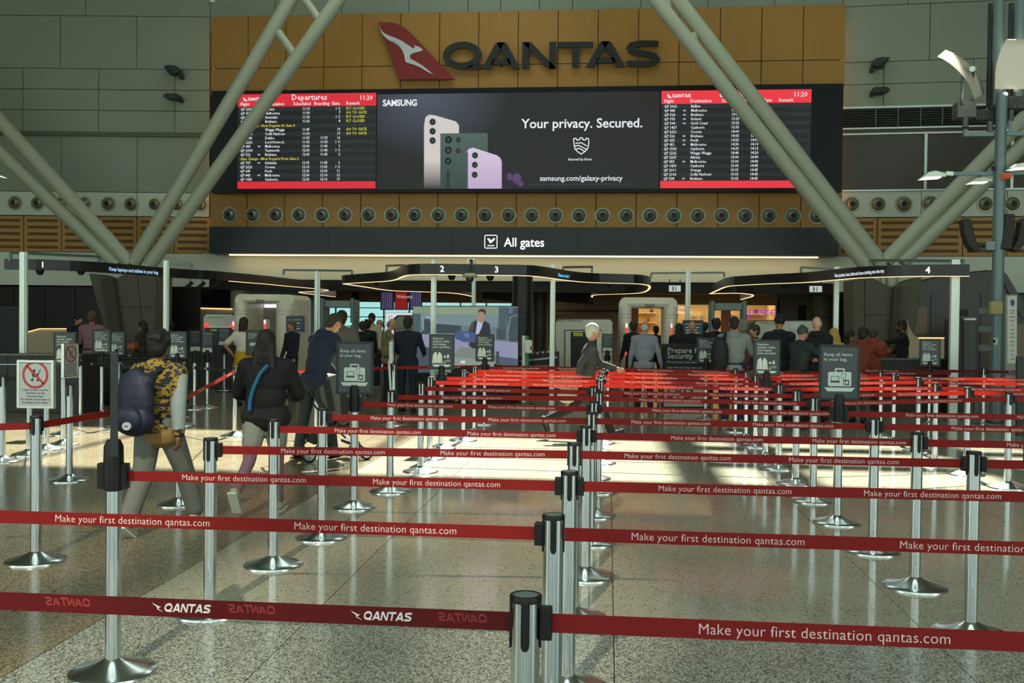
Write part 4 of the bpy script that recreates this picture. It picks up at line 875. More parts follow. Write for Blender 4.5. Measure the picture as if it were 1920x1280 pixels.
# ------------------------------------------------------------------ sign heads carried by posts
def jacket_icon(s):                                              # unit ~1 wide pictograms, origin bottom centre
    J = [(-.42, 0), (-.30, 0), (-.26, .45), (-.27, 0), (-.005, 0), (-.005, .62), (-.06, .82), (.06, .82), (.005, .62), (.005, 0), (.27, 0), (.26, .45), (.30, 0), (.42, 0), (.36, .66), (.26, .84), (.1, .92), (-.1, .92), (-.26, .84), (-.36, .66)]
    L1 = [(-.42, 0), (-.31, 0), (-.25, .5), (-.27, .02), (-.012, .02), (-.012, .60), (-.08, .86), (-.10, .92), (-.26, .84), (-.36, .66)]
    R1 = [(-x, z) for x, z in L1]
    return [[(x * s, z * s) for x, z in q] for q in (L1, R1)]
def sign_content(kind, w, h, par, y):
    if kind == 'keep':
        text('Keep all items\nin your bag.', .0385, (-w * .40, y, h * .80), sign_print, par, off=.0003, line=1.05, sp=1.06)
        q = rrect(-w * .29, w * .29, h * .25, h * .51, .012); W_ = sign_print
        a = flat('bag_icon', [q] + strokes([(-.035, h * .51), (-.035, h * .565), (.035, h * .565), (.035, h * .51)], .011), y, .0006, W_, par)
        flat('bag_contents', strokes([(-w * .21, h * .345), (-w * .21, h * .43), (-w * .02, h * .43), (-w * .02, h * .345)], .005, True) + [[(-w * .25, h * .315), (.005, h * .315), (-w * .01, h * .345), (-w * .22, h * .345)]] + strokes(rrect(w * .045, w * .145, h * .39, h * .485, .004), .004, True)
             + [[(w * .09, h * .27), (w * .24, h * .27), (w * .24, h * .37), (w * .09, h * .37)]], y - .0006, .0005, sign_face, par)
        flat('bag_contents', [[(w * .11, h * .28), (w * .14, h * .28), (w * .13, h * .35), (w * .11, h * .34)], ell(w * .185, h * .32, .011, .014, 10)], y - .0011, .0004, W_, par)
        flat('tray_icon', [[(-w * .31, h * .155), (w * .31, h * .155), (w * .38, h * .225), (-w * .38, h * .225)]], y, .0006, W_, par)
    elif kind == 'remove':
        text('Remove\njackets, belts\nand empty\nyour pockets.', .040, (-w * .36, y, h * .845), sign_print, par, off=.0004, line=.92, sp=1.05)
        js = [[(x - w * .17, z + h * .17) for x, z in q] for q in jacket_icon(.165)]
        js += [ell(w * .13, h * .36, .017, .014, 12), rrect(w * .22, w * .30, h * .32, h * .42, .004), ell(w * .12, h * .205, .02, .014, 10), [(w * .06, h * .20), (w * .15, h * .20), (w * .15, h * .27)]] + strokes(ell(w * .28, h * .245, .024, .011, 14), .005, True)
        flat('jacket_icon', js, y, .0006, sign_print, par)
        flat('tray_icon', [[(-w * .30, h * .075), (w * .30, h * .075), (w * .38, h * .135), (-w * .38, h * .135)]], y, .0006, sign_print, par)
    elif kind == 'lanes':
        text('Please use\nall available\nqueues.', .036, (-w * .38, y, h * .84), sign_print, par, off=.0002)
        ar = []
        for k in (-2, -1, 0, 1, 2):
            cx_ = k * .038; ar += [[(cx_ - .014, h * .38), (cx_ + .014, h * .38), (cx_ + .014, h * .45), (cx_ + .026, h * .45), (cx_, h * .53), (cx_ - .026, h * .45), (cx_ - .014, h * .45)]]
        ar += [ell(0, h * .25, .012, .014, 10), [(-.012, h * .22), (.012, h * .22), (.022, h * .08), (.006, h * .08), (0, h * .14), (-.006, h * .08), (-.022, h * .08)]]
        flat('queue_arrows', ar, y, .0006, sign_print, par)
    elif kind == 'text':
        text('Terminal Notice', .034, (-w * .40, y, h * .86), sign_print, par)
        flat('notice_lines', [[(-w * .36, h * z), (w * (.3 if i % 2 else .36), h * z), (w * (.3 if i % 2 else .36), h * (z + .022)), (-w * .36, h * (z + .022))] for i, z in enumerate((.76, .70, .62, .56, .50, .42))], y, .0005, mat('notice_grey', (110, 120, 118), .5), par)
        flat('notice_footer', [[(-w * .45, h * .05), (w * .45, h * .05), (w * .45, h * .24), (-w * .45, h * .24)]], y, .0005, sign_print, par)
    elif kind == 'stroller':
        rd = mat('sign_red', (150, 40, 46), .5); bk = mat('sign_black', (34, 32, 34), .5); R = w * .33; zc = h * .70
        flat('prohibition_ring', strokes(ell(0, zc, R, R, 32), R * .19, True) + strokes([(-R * .7, zc + R * .7), (R * .7, zc - R * .7)], R * .19), y - .0006, .0006, rd, par)
        k = R / .1
        flat('stroller_icon', [[(x * k, zc + z * k) for x, z in q] for q in ([(-.032, .01), (-.028, .036), (.0, .046), (.0, .012)], [(-.034, .008), (.03, .008), (.022, -.018), (-.02, -.018)], ell(-.026, -.042, .011, .011, 12), ell(.022, -.042, .011, .011, 12))] + [[(x * k, zc + z * k) for x, z in q] for q in strokes([(.02, 0), (.044, .044)], .007) + strokes([(-.02, -.018), (-.022, -.04)], .004) + strokes([(.018, -.018), (.02, -.04)], .004)], y, .0006, bk, par)
        for i, s_ in enumerate(('Large Strollers must be', 'checked in at the', 'Oversize Desk.', 'Any liquids around them in', 'boarding at your Gates.')): text(s_, h * .060, (0, y, h * (.365 - .067 * i)), bk, par, align='CENTER', off=.0004)
def sign_head(key, kind, zb, w=.33, h=.465, rz=0., frame=darkmet, face=sign_face, tilt=0., adapter=True, lean=0.):
    g, root = POST[key]
    if adapter:
        MB().lathe([(.037, .86), (.045, .865), (.046, .99), (.044, 1.07), (.03, 1.10), (.001, 1.10)], 24).build('sign_adapter', black, root, smooth=True, ang=50)
        for s in (-1, 1): MB().box(s * .04, s * .072, -.02, .02, .87, .99).build('belt_slot_cover', black, root, bevel=.004)
    b = MB().box(-w / 2, w / 2, -.012, .012, 0, h).build('sign_board', face, root)
    b.location = (0, 0, zb); b.rotation_euler = (tilt, lean, rz - root.rotation_euler[2])
    e = .016
    MB().box(-w / 2 - .003, -w / 2 + e, -.018, .016, -.003, h + .003).box(w / 2 - e, w / 2 + .003, -.018, .016, -.003, h + .003).box(-w / 2 + e, w / 2 - e, -.018, .016, -.003, e).box(-w / 2 + e, w / 2 - e, -.018, .016, h - e, h + .003).build('sign_frame', frame, b, bevel=.003)
    sign_content(kind, w, h, b, -.0125)
    if zb > 1.09: MB().box(-.012, .012, -.008, .008, .99, zb + .01).build('sign_stem', black, root)
    root['label'] = root['label'].replace('chrome belt post', 'sign-topped chrome post')
    return b
def zpx(key, px, py):
    g = POST[key][0]; d = (g - EYE).dot(FW); return hgt(px, py, d)
alu_bright = mat('snap_frame', (215, 222, 215), .22, .9); paper = mat('sign_paper', (150, 158, 156), .35)
sign_head('L1', 'keep', zpx('L1', 213, 846), .33, .465, rz=radians(117.6))
sign_head('L5', 'keep', zpx('L5', 671, 738)); sign_head('R4', 'keep', zpx('R4', 1573, 749))
sign_head('L9', 'remove', zpx('L9', 830, 692)); sign_head('L12', 'remove', zpx('L12', 912, 677), .30, .44)
sign_head('R8', 'remove', zpx('R8', 1437, 704), .33, .455)
sign_head('S7', 'remove', zpx('S7', 1745, 686), .34, .46)
sign_head('W1', 'stroller', zpx('W1', 70, 764), .26, .325, frame=alu_bright, face=paper, adapter=False)
sign_head('W2', 'stroller', zpx('W2', 137, 707), .25, .345, rz=radians(86), frame=alu_bright, face=paper, adapter=False)
sign_head('L6', 'text', zpx('L6', 728, 678), .22, .21, rz=radians(99), frame=alu_bright, face=paper, adapter=False, lean=radians(-5))
MB().tube([(0, 0, .98), (-.02, 0, zpx('L6', 728, 676))], .013, 10).build('sign_stem', alum, POST['L6'][1])
sign_head('W13', 'text', zpx('W13', 366, 660), .3, .42, rz=radians(72)); sign_head('W14', 'text', zpx('W14', 390, 662), .22, .42); sign_head('W15', 'text', zpx('W15', 421, 648), .30, .42)
def sign_post(key, px, pyt, pyb, hgtm, kind, label, w=.33, **k):
    d = FPX * hgtm / (pyb - pyt); post(key, px, d, label, 'far sign posts', pyb); sign_head(key, kind, zpx(key, px, pyb), w, hgtm, **k)
sign_post('X1', 122, 623, 683, .46, 'remove', 'post with remove jackets sign behind the narrow no-stroller sign')
sign_post('X2', 191, 618, 661, .40, 'remove', 'post with glossy remove jackets sign touching the purple shirt, left of two')
sign_post('X3', 219, 621, 667, .46, 'remove', 'post with remove jackets sign above the upright black edge, right of two')
sign_post('X4', 333, 621, 672, .46, 'remove', 'post with remove jackets sign right of the child head')
sign_post('X5', 478, 619, 666, .46, 'lanes', 'post with queue sign between yellow skirt and woman in black')
sign_post('X6', 1206, 629, 673, .46, 'lanes', 'post with queue arrows sign before the right body scanner')
sign_post('X7', 1324, 632, 681, .46, 'remove', 'post with glossy remove jackets sign overlapping the prepare for security board')
sign_post('X8', 1139, 626, 660, .40, 'text', 'post with framed text notice before the baggage scanner', w=.24)
# sign board seen on edge at the right frame border
post('X9', 2003, 4.33, 'post with a dark sign seen at the right frame edge', 'far sign posts'); sign_head('X9', 'keep', hgt(1990, 873, 4.33), .34, .475, rz=radians(0))
# ------------------------------------------------------------------ the rooms beyond the opening
YB = 44.0
setting('ceiling', MB().box(-26, 26, YW + .42, YB + 6, 3.0, 3.1), mat('soffit_beige', (120, 108, 88), .8))
def wpx(x, Y): return PW(x, 600, Y).x
wf = setting('wall_far', MB().box(-26, wpx(598, YB), YB, YB + .2, 0, 3).box(wpx(660, YB), wpx(672, YB), YB, YB + .2, 0, 3).box(wpx(598, YB), wpx(960, YB), YB, YB + .2, PW(700, 566, YB).z, 3).box(wpx(960, YB), wpx(1165, YB), YB, YB + .2, 0, 3).box(wpx(1455, YB), 26, YB, YB + .2, 0, 3).box(wpx(1165, YB), wpx(1455, YB), YB, YB + .2, PW(1300, 571, YB).z, 3), beige)
pane = mat('pane_glass', (118, 148, 150), .05); pane.node_tree.nodes['Principled BSDF'].inputs['Transmission Weight'].default_value = 1; pane.node_tree.nodes['Principled BSDF'].inputs['IOR'].default_value = 1.02
for k, (a, b) in enumerate(((598, 660), (672, 960))):
    fr = MB(); xa, xb = wpx(a, YB), wpx(b, YB); zt = PW(700, 566, YB).z
    wn = setting('window_%d' % (k + 1), MB().box(xa, xb, YB + .1, YB + .11, 0, zt), pane)
    for y in (577, 594, 612, 632): z = PW(700, y, YB).z; MB().box(xa, xb, YB, YB + .08, z - .02, z + .02).build('window_bar', mat('window_frame', (120, 140, 138), .4), wn)
    n_ = 2 if k == 0 else 6
    for i in range(n_ + 1): x = xa + (xb - xa) * i / n_; MB().box(x - .03, x + .03, YB, YB + .09, 0, zt).build('window_bar', MATS['window_frame'], wn)
setting('wall_inner_left', MB().box(-13.0, -12.8, 32.4, YB, 0, 3), booth)
setting('wall_inner_right', MB().box(17.0, 17.2, 32.4, YB, 0, 3), booth)
# apron seen through the far windows
def poly(name, label, cat, px, d, dep, m_, bevel=0, group=None):
    """prism from a pixel outline at distance d"""
    P = [at(x, y, d) for x, y in px]; y = sum(p.y for p in P) / len(P); P = [PW(x, yy, y) for x, yy in px]
    cx = sum(p.x for p in P) / len(P); t = empty(name, (cx, y, 0), 0, label, cat, group)
    MB().prism([(p.x - cx, 0 if yy >= 700 else max(0, p.z)) for p, (_, yy) in zip(P, px)], 0, dep).build('body', m_, t, bevel=bevel); t['_y'] = y
    return t
def pp_(t, x, y): p = PW(x, y, t.location.y); return (p.x - t.location.x, p.z)
def onface(t, name, px, m_, out=.004, dep=.006): return flat(name, [[pp_(t, *q) for q in px]], -out + dep, dep + .0001, m_, t)
def R4(x0, x1, y0, y1): return [(x0, y1), (x1, y1), (x1, y0), (x0, y0)]
# dark curved booths either side
# (left) long black booth wall with beige curved counters in front
t = setting('wall_booth_left', MB().box(-26, wpx(300, 28.6), 28.6, 29.2, 0, 2.62), booth)
for k in range(14): MB().box(-25.8 + k * .98, -25.0 + k * .98 + .14, 28.57, 28.6, .05, 2.6).build('cladding_panel', mat('booth_panel', (25, 19, 16), .45), t)
t = poly('dark_screen', 'low black partition panel at the left frame edge', 'partition', R4(-60, 36, 575, 672), 20, .1, mat('part_black', (20, 20, 19), .6))
MB().prism([(pp_(t, -60, 575)[0], pp_(t, 0, 575)[1]), (pp_(t, 36, 575)[0], pp_(t, 36, 575)[1]), (pp_(t, 36, 577)[0], pp_(t, 36, 577)[1]), (pp_(t, -60, 577)[0], pp_(t, 0, 577)[1])], -.01, .11).build('top_rail', darkmet, t)
t = poly('curved_counter', 'beige curved-end counter with a warm lit top edge behind the left desk', 'counter', [(36, 720), (36, 637), (50, 624), (76, 617), (168, 617), (168, 720)], 24, .9, beige2, .03)
onface(t, 'led_strip', [(50, 624), (76, 617), (168, 617), (168, 615.2), (75, 615.2), (49, 622)], led_warm, .02)
t = poly('lit_wall_panel', 'pale beige wall panel with a warm light line left of the scanner', 'wall panel', R4(318, 436, 577, 720), 30.6, .3, beige2)
onface(t, 'led_strip', [(318, 574.5), (436, 578.5), (436, 580.5), (318, 577)], led_warm, .02)
for x in (344, 348): onface(t, 'handle', R4(x - .6, x + .6, 592, 599), steel, .01)
t = poly('dark_glass_wall', 'dark glossy glazed wall above the lit beige panel at left', 'glazing', R4(312, 440, 527, 577), 31.4, .2, glass_dark)
for x in (350, 392): onface(t, 'glazing_joint', R4(x - .4, x + .4, 527, 577), darkmet, .006)
for i, x in enumerate((356, 379, 407)):
    q = at(x, 533, 26.5); s_ = empty('track_spotlight', q, 0, 'small black track spotlight behind the left canopy, %s from the left' % ORD[i], 'spotlight', 'track spotlights behind the left canopy')
    MB().tube([(0, 0, .30), (0, 0, .05)], .012, 8).build('stem', black, s_); MB().tube([(-.08, -.05, -.1), (.06, .03, .06)], [.06, .045], 14).build('lamp_head', black, s_, smooth=True, ang=40)
def roundcol(label, x0, x1, d, m_, ht=3.0):
    p, q = at(x0, 606, d), at(x1, 606, d); r = (q - p).length / 2; c = (p + q) / 2
    t = empty('round_column', (c.x, c.y, 0), 0, label, 'column'); MB().lathe([(r * 1.03, 0), (r * 1.03, .12), (r, .13), (r, ht - .02), (.001, ht - .02)], 36).build('shaft', m_, t, smooth=True, ang=40)
    for k in range(2): MB().lathe([(r + .002, 1.0 + k * .95), (r + .004, 1.01 + k * .95), (r + .002, 1.02 + k * .95)], 36).build('joint_band', darkmet, t)
    return t
roundcol('beige round column rising behind the left body scanner', 431, 466, 31.5, mat('col_beige', (150, 142, 124), .6))
roundcol('black round column right of the big video board', 960, 998, 26, mat('col_black', (27, 27, 26), .4), 2.95)
roundcol('dark brown round column behind the black column', 1000, 1026, 32, mat('col_brown', (38, 28, 22), .5))
# ceiling services seen under the opening
for i, (x0, x1, y0, y1, d) in enumerate(((905, 960, 545, 563, 33), (1040, 1114, 545, 568, 34))):
    q = poly('ceiling_unit', ('black suspended ceiling unit left of the black column', 'black suspended ceiling unit right of the black column')[i], 'ceiling unit', [(x0, y0), (x1, y0), (x1, y1 + 3), (x0, y1 - 4)], d, 1.2, ceilblack)
t = poly('bulkhead_box', 'brown-black bulkhead strip with a dark slot behind the middle canopy', 'bulkhead', R4(1042, 1166, 547, 588), 40, .4, mat('bulk_brown', (84, 72, 58), .7)); onface(t, 'dark_slot', R4(1042, 1164, 580, 585), ceilblack, .01)
def hang(label, name, x0, x1, y0, y1, d, faces, up=1):
    t = poly(name, label, 'screen', R4(x0, x1, y0, y1), d, .08, black); z = PW(x0, y0, t.location.y).z
    for s_ in (-.15, .15): MB().tube([(s_, .04, z), (s_, .04, 2.99)], .012, 8).build('hanger_rod', black, t)
    for c in faces: onface(t, *c)
    return t
pur = E_('screen_purple', (46, 40, 66)); pur2 = E_('screen_purple_text', (92, 84, 128))
for i, (x0, x1) in enumerate(((713, 738), (767, 791))):
    t = hang('hanging purple-black flight screen %s of the red one' % ('left', 'right')[i], 'hanging_screen', x0, x1, 546, 581, 33, [('display', R4(x0 + 1, x1 - 1, 547, 580), pur)])
    for k in (5, 9, 13, 17, 20): onface(t, 'text_column', R4(x0 + k, x0 + k + 1.3, 549, 578), pur2, .006)
t = hang('hanging bright red screen between two flight screens', 'hanging_screen', 740, 764, 546, 581, 33, [('display', R4(741, 763, 547, 580), E_('screen_deepred', (128, 22, 22)))])
text('Welcome', .17, (pp_(t, 744, 559)[0], -.02, pp_(t, 744, 559)[1]), E_('soft_white', (210, 190, 190), .8), t, sx=.8)
def exitsign(label, x0, x1, y0, y1, d):
    t = hang(label, 'hanging_sign', x0, x1, y0, y1, d, [('display', R4(x0 + .7, x1 - .7, y0 + 1, y1 - .6), E_('exit_face', (200, 214, 206), .8))])
    onface(t, 'sign_figures', R4(x0 + (x1 - x0) * .3, x0 + (x1 - x0) * .42, y0 + 3, y1 - 2), mat('exit_dim', (120, 140, 130)), .008); onface(t, 'sign_figures', R4(x0 + (x1 - x0) * .55, x0 + (x1 - x0) * .62, y0 + 3, y1 - 2), MATS['exit_dim'], .008)
exitsign('lit white hanging sign right of the middle canopy', 1253.5, 1277, 534, 547, 28.5); exitsign('lit white hanging sign under the right canopy', 1517, 1542, 535, 548, 27.5); exitsign('small lit white sign under the left end of the middle canopy', 665, 687, 534.5, 542, 31)
# ------------------------------------------------------------------ big video board
t = poly('video_board', 'large freestanding video board showing a man in a dark suit holding a bag', 'screen', R4(774, 973, 573, 700), 20.6, .14, black, .01)
tv = lambda L: [(780 + u / 8.535, 560 + v / 8.535) for u, v in L]
def tf(name, L, c, lay): onface(t, name, tv(L), E_('tv_' + '%d_%d_%d' % c, c), .004 + .003 * lay, .003)
tf('picture', [(-45, 1180), (1632, 1180), (1632, 122), (-45, 122)], (96, 116, 118), 0)
tf('picture_ceiling', [(-45, 122), (1320, 122), (1320, 262), (150, 262), (-45, 235)], (122, 140, 122), 1)
for k, (a, b_) in enumerate(((145, 160), (180, 195), (215, 228))): tf('picture_ceiling_line', [(230, a), (980, a + 14), (980, a + 24), (230, b_)], (150, 165, 130), 2)
tf('picture_wall', [(90, 270), (1320, 262), (1300, 450), (700, 430), (90, 385)], (112, 132, 138), 2)
tf('picture_wall_light', [(150, 272), (272, 280), (270, 318), (160, 310)], (150, 154, 180), 3)
tf('picture_door', [(-45, 235), (80, 240), (60, 560), (-45, 540)], (66, 88, 92), 2); tf('picture_frame', [(80, 262), (118, 268), (135, 495), (105, 495)], (128, 146, 152), 3)
tf('picture_dark', [(130, 320), (215, 325), (240, 390), (720, 430), (720, 580), (60, 560), (130, 500)], (52, 66, 74), 3)
tf('picture_box', [(290, 340), (342, 340), (342, 395), (290, 395)], (146, 160, 170), 4)
tf('picture_pillar', [(1335, 140), (1450, 140), (1450, 660), (1310, 640)], (70, 86, 90), 3); tf('picture_machine', [(1450, 150), (1632, 140), (1632, 690), (1490, 680)], (58, 72, 78), 2)
tf('picture_machine_edge', [(1500, 280), (1632, 250), (1632, 268), (1525, 290), (1480, 560), (1462, 560)], (104, 122, 136), 4); tf('picture_screen', [(1480, 150), (1560, 150), (1545, 240), (1480, 235)], (84, 98, 142), 4)
tf('picture_bin', [(1290, 480), (1420, 480), (1420, 660), (1290, 640)], (60, 72, 76), 4)
tf('picture_floor', [(60, 560), (1632, 700), (1632, 960), (600, 1080), (-45, 1180), (-45, 740)], (138, 140, 166), 3)
tf('picture_counter', [(-45, 740), (240, 780), (240, 1180), (-45, 1180)], (66, 78, 92), 4); tf('picture_counter', [(1270, 910), (1632, 960), (1632, 1180), (1270, 1180)], (74, 88, 104), 4)
tf('picture_tray', [(610, 890), (700, 770), (1270, 830), (1270, 1060), (640, 1060)], (118, 130, 118), 5); tf('picture_tray_front', [(600, 930), (1270, 990), (1270, 1130), (620, 1080)], (134, 144, 136), 6)
tf('picture_label', [(716, 990), (790, 990), (790, 1035), (716, 1030)], (200, 208, 220), 7); tf('picture_post', [(1285, 840), (1330, 840), (1340, 1060), (1285, 1060)], (58, 66, 72), 6)
tf('picture_suit', [(845, 520), (880, 400), (930, 355), (985, 350), (1050, 420), (1100, 350), (1180, 400), (1200, 580), (1190, 800), (900, 790), (850, 700)], (36, 44, 50), 6)
tf('picture_shirt', [(985, 355), (1085, 345), (1050, 470), (1000, 570), (955, 560)], (176, 180, 208), 7)
tf('picture_strap', [(870, 450), (900, 380), (935, 360), (920, 480), (880, 560)], (74, 66, 50), 7)
tf('picture_face', [(998, 235), (1010, 190), (1060, 175), (1110, 210), (1110, 290), (1060, 390), (1010, 375), (996, 300)], (164, 126, 104), 8)
tf('picture_hair', [(995, 235), (1005, 180), (1060, 155), (1115, 180), (1125, 235), (1105, 265), (1090, 215), (1020, 205)], (52, 50, 46), 9)
tf('picture_bag', [(625, 590), (660, 510), (900, 530), (1000, 580), (1000, 700), (760, 690), (640, 640)], (66, 82, 128), 8); tf('picture_bag_light', [(770, 545), (850, 560), (850, 625), (770, 600)], (100, 116, 156), 9)
tf('picture_hand', [(840, 715), (890, 730), (890, 780), (850, 755)], (60, 50, 50), 9); tf('picture_trouser', [(890, 730), (1000, 720), (1000, 800), (900, 790)], (34, 40, 48), 8)
a = pp_(t, 774, 700); b = pp_(t, 973, 700)
MB().box(a[0], b[0], .02, .5, 0, a[1]).build('cabinet', mat('stand_dark', (48, 50, 48), .5), t); MB().box(a[0], b[0] - .02, -.0, .02, .05, .1).build('kick_strip', steel, t)
tt = MB();
for x in (852, 878): onface(t, 'hazard_mark', [(x, 752), (x + 12, 744), (x + 14, 746), (x + 4, 753)], mat('hazard', (190, 170, 40)), .01)
for k in range(1, 4): MB().box(a[0] + k * .55 - .003, a[0] + k * .55 + .003, .012, .02, .12, a[1] - .02).build('cabinet_seam', black, t)
onface(t, 'recess', R4(846, 900, 690, 742), mat('stand_black', (24, 24, 24)), .008)
# dark check cabinets left of the board
t = poly('dark_cabinet', 'dark grey cabinets printed SYD below the man in navy, left of the video board', 'cabinet', R4(712, 772, 694, 752), 21, .6, mat('stand_dark', (48, 50, 48), .5), .01)
text('SYD', .12, (pp_(t, 752, 702)[0], -.012, pp_(t, 752, 702)[1]), mat('print_dim', (110, 116, 112)), t)
# hygiene stand: green and white pole with dispenser
t = poly('hygiene_stand', 'green and white upright stand with hand sanitiser dispenser', 'stand', R4(979, 991, 629, 756), 20.25, .08, mat('stand_green', (58, 124, 66), .5), .004)
onface(t, 'white_panel', R4(979, 984.5, 629, 755), white, .006)
d_ = MB().prism([pp_(t, *q) for q in ((985, 638), (996, 636.5), (998.5, 640), (998.5, 660), (995, 662), (985, 661))], -.14, -.002).build('dispenser', white, t, bevel=.012)
MB().prism([pp_(t, *q) for q in ((995.3, 656), (997.5, 656), (998, 650), (996.5, 647), (995.3, 651))], -.145, -.139).build('dispenser_window', black, d_)
MB().box(-.2, .2, -.15, .25, 0, .02).build('foot_plate', steel, t)
# ------------------------------------------------------------------ body scanners
def scanner(label, x0, x1, ox0, ox1, yt, yo, d, dep, reds, inner=None, logo=(0, 0)):
    t = empty('body_scanner', (0, 0, 0), 0, label, 'scanner', 'walk-in body scanners'); y = at((x0 + x1) / 2, 600, d).y; cx = wpx((x0 + x1) / 2, y); t.location = (cx, y, 0)
    q = lambda a, b: pp_(t, a, b)
    X0, X1 = q(x0, 600)[0], q(x1, 600)[0]; O0, O1 = q(ox0, 600)[0], q(ox1, 600)[0]; ZT, ZO = q(x0, yt)[1], q(x0, yo)[1]; r = .16
    top = rrect(X0, X1, ZT - .6, ZT, r, 6); arc = [p for p in top if p[1] > ZT - r - .001]
    pts = [(X1, 0)] + [p for p in arc] + [(X0, 0), (O0, 0), (O0, ZO), (O1, ZO), (O1, 0)]
    MB().prism(pts, 0, dep).build('shell', offwhite, t, bevel=.03)
    # rounded pillars either side and curved header
    for s_, (a, b) in enumerate(((X0, O0), (O1, X1))):
        w2 = (b - a) / 2; pil = MB().lathe([(w2 * .98, 0), (w2 * .98, ZT - .22)], 24, c=((a + b) / 2, .02, 0)).build('pillar', offwhite, t, smooth=True, ang=60)
        for z in (ZT - .5, ZT - .42, .4): MB().lathe([(w2 * .985, z), (w2 * 1.0, z + .004), (w2 * .985, z + .008)], 24, c=((a + b) / 2, .02, 0)).build('groove', mat('groove', (130, 130, 118)), pil)
    MB().prism([(O0 - .1, ZO + .02), (O1 + .1, ZO + .02), (O1 + .1, ZT - .14), (O0 - .1, ZT - .14)], -.05, .02).build('header', mat('scanner_grey', (196, 196, 176), .45), t, bevel=.02)
    text('Rohde &\nSchwarz', .07, (q(*logo)[0], -.06, q(*logo)[1]), black, t, sx=.9, off=.001, line=.7)
    for (x, ya, yb) in reds:
        a = q(x - 1.2, ya); b = q(x + 1.2, yb); MB().box(a[0], b[0], -.30, -.285, b[1], a[1]).build('red_light_strip', led_red, t)
        a2 = q(x - 1.2, ya - 7); MB().box(a2[0], b[0], -.30, -.285, a[1], a2[1]).build('light_tip', E_('led_tip', (255, 220, 220), 1.2), t)
        xm = (a[0] + b[0]) / 2; MB().box(xm - .03, xm + .03, -.285, 0, max(0, b[1]), a2[1] + .02).build('strip_housing', offwhite, t)
    if inner:
        a, b = q(inner[0], 600)[0], q(inner[1], 600)[0]
        MB().box(a, b, dep * .8, dep * .8 + .05, 0, ZO).build('inner_wall', mat('scanner_inner', (170, 160, 152), .4), t)
        MB().box(a + .03, b - .06, dep * .8 - .02, dep * .8, ZO - .1, ZO - .02).build('light_panel', E_('scanner_light', (235, 240, 255), 1.6), t)
    for k in range(6): MB().box(X1 - .001, X1 + .004, .5 + k * .14, .515 + k * .14, ZT - 1.0, ZT - .5).build('side_groove', mat('groove', (130, 130, 118)), t)
    return t
scanner('white walk-in body scanner at left with glowing red light strips', 439, 550, 463, 518, 551, 567, 25, 1.5, [(503.5, 607, 715), (445.5, 610, 618)], (463, 496), (481, 564))
scanner('white walk-in body scanner right of the grey-haired walking man', 1160.5, 1270, 1184, 1245, 557, 576, 24, 1.4, [(1173.5, 614, 720), (1257.5, 614, 646)], None, (1209, 573))
def detector(label, x0, x1, yt, d, led):
    t = empty('metal_detector', (0, 0, 0), 0, label, 'metal detector', 'walk-through metal detectors'); y = at((x0 + x1) / 2, 600, d).y; t.location = (wpx((x0 + x1) / 2, y), y, 0); q = lambda a, b: pp_(t, a, b)
    g_ = mat('detector_grey', (120, 134, 126), .45)
    for a, b in ((x0, x0 + 7.5), (x1 - 7.5, x1)): A, B = q(a, yt), q(b, yt); MB().box(A[0], B[0], 0, .5, 0, A[1]).build('side_panel', g_, t, bevel=.03); MB().tube([((A[0] + B[0]) / 2, -.02, 0), ((A[0] + B[0]) / 2, -.02, A[1] + .04)], .05, 14).build('edge_tube', mat('detector_tube', (104, 122, 128), .4), t, smooth=True, ang=40)
    A, B = q(x0 + 7, yt + 1), q(x1 - 7, yt + 15); MB().box(A[0], B[0], .02, .4, B[1], A[1]).build('header', g_, t, bevel=.02)
    A = q(led, 607); MB().lathe([(.001, -.01), (.025, 0), (.025, .02)], 12, c=(A[0], -.09, A[1]), axis='y').build('green_light', E_('led_green', (120, 255, 140), 2), t)
detector('grey walk-through metal detector behind the man in the grey shirt', 601, 665, 562, 24.5, 659)
detector('grey walk-through metal detector behind the grey hoodie', 1332, 1400, 567, 23, 1337)
# ------------------------------------------------------------------ baggage scanners
def xray(label, outer, d, dep, m_, txt, th, tp_, mouth):
    t = poly('baggage_scanner', label, 'baggage scanner', [(outer[0], 720), (outer[1], 720)] + [(outer[1], outer[2] + 6), (outer[1] - 2, outer[2] + 2), (outer[1] - 6, outer[2]), (outer[0] + 6, outer[2]), (outer[0] + 2, outer[2] + 2), (outer[0], outer[2] + 6)], d, dep, m_, .02, 'baggage scanners')
    a = outer; onface(t, 'front_panel', [(a[0] + 2, 718), (a[1] - 2, 718), (a[1] - 2, a[2] + 7), (a[1] - 7, a[2] + 2), (a[0] + 7, a[2] + 2), (a[0] + 2, a[2] + 7)], mat('xray_face', (206, 208, 190), .5), .012)
    text(txt, th, (pp_(t, *tp_)[0], -.02, pp_(t, *tp_)[1]), mat('xray_print', (70, 72, 66)), t, sx=1.1)
    if mouth:
        x0, x1, y0, y1 = mouth; onface(t, 'tunnel_frame', R4(x0, x1, y0, y1), mat('xray_dark', (52, 52, 48), .5), .03, .03); onface(t, 'tunnel_lining', R4(x0 + 2, x1 - 2, y0 + 2, y1), mat('xray_face', (166, 170, 156)), .04, .03)
        onface(t, 'tunnel_mouth', R4(x0 + 12, x1 - 8, y0 + 4, y1), black, .05, .03)
        for k in range(5): onface(t, 'curtain_strip', R4(x0 + 13 + k * (x1 - x0 - 24) / 5, x0 + 12 + (k + 1) * (x1 - x0 - 24) / 5, y0 + 6, y1 - 2), mat('curtain', (30, 30, 30)), .06, .01)
    return t
t = xray('pale baggage scanner behind the grey-haired walking man', (1040, 1150, 597), 23.5, 1.5, mat('xray_edge', (70, 72, 68), .5), 'smiths detection', .085, (1043, 602.5), (1058, 1128, 618, 690))
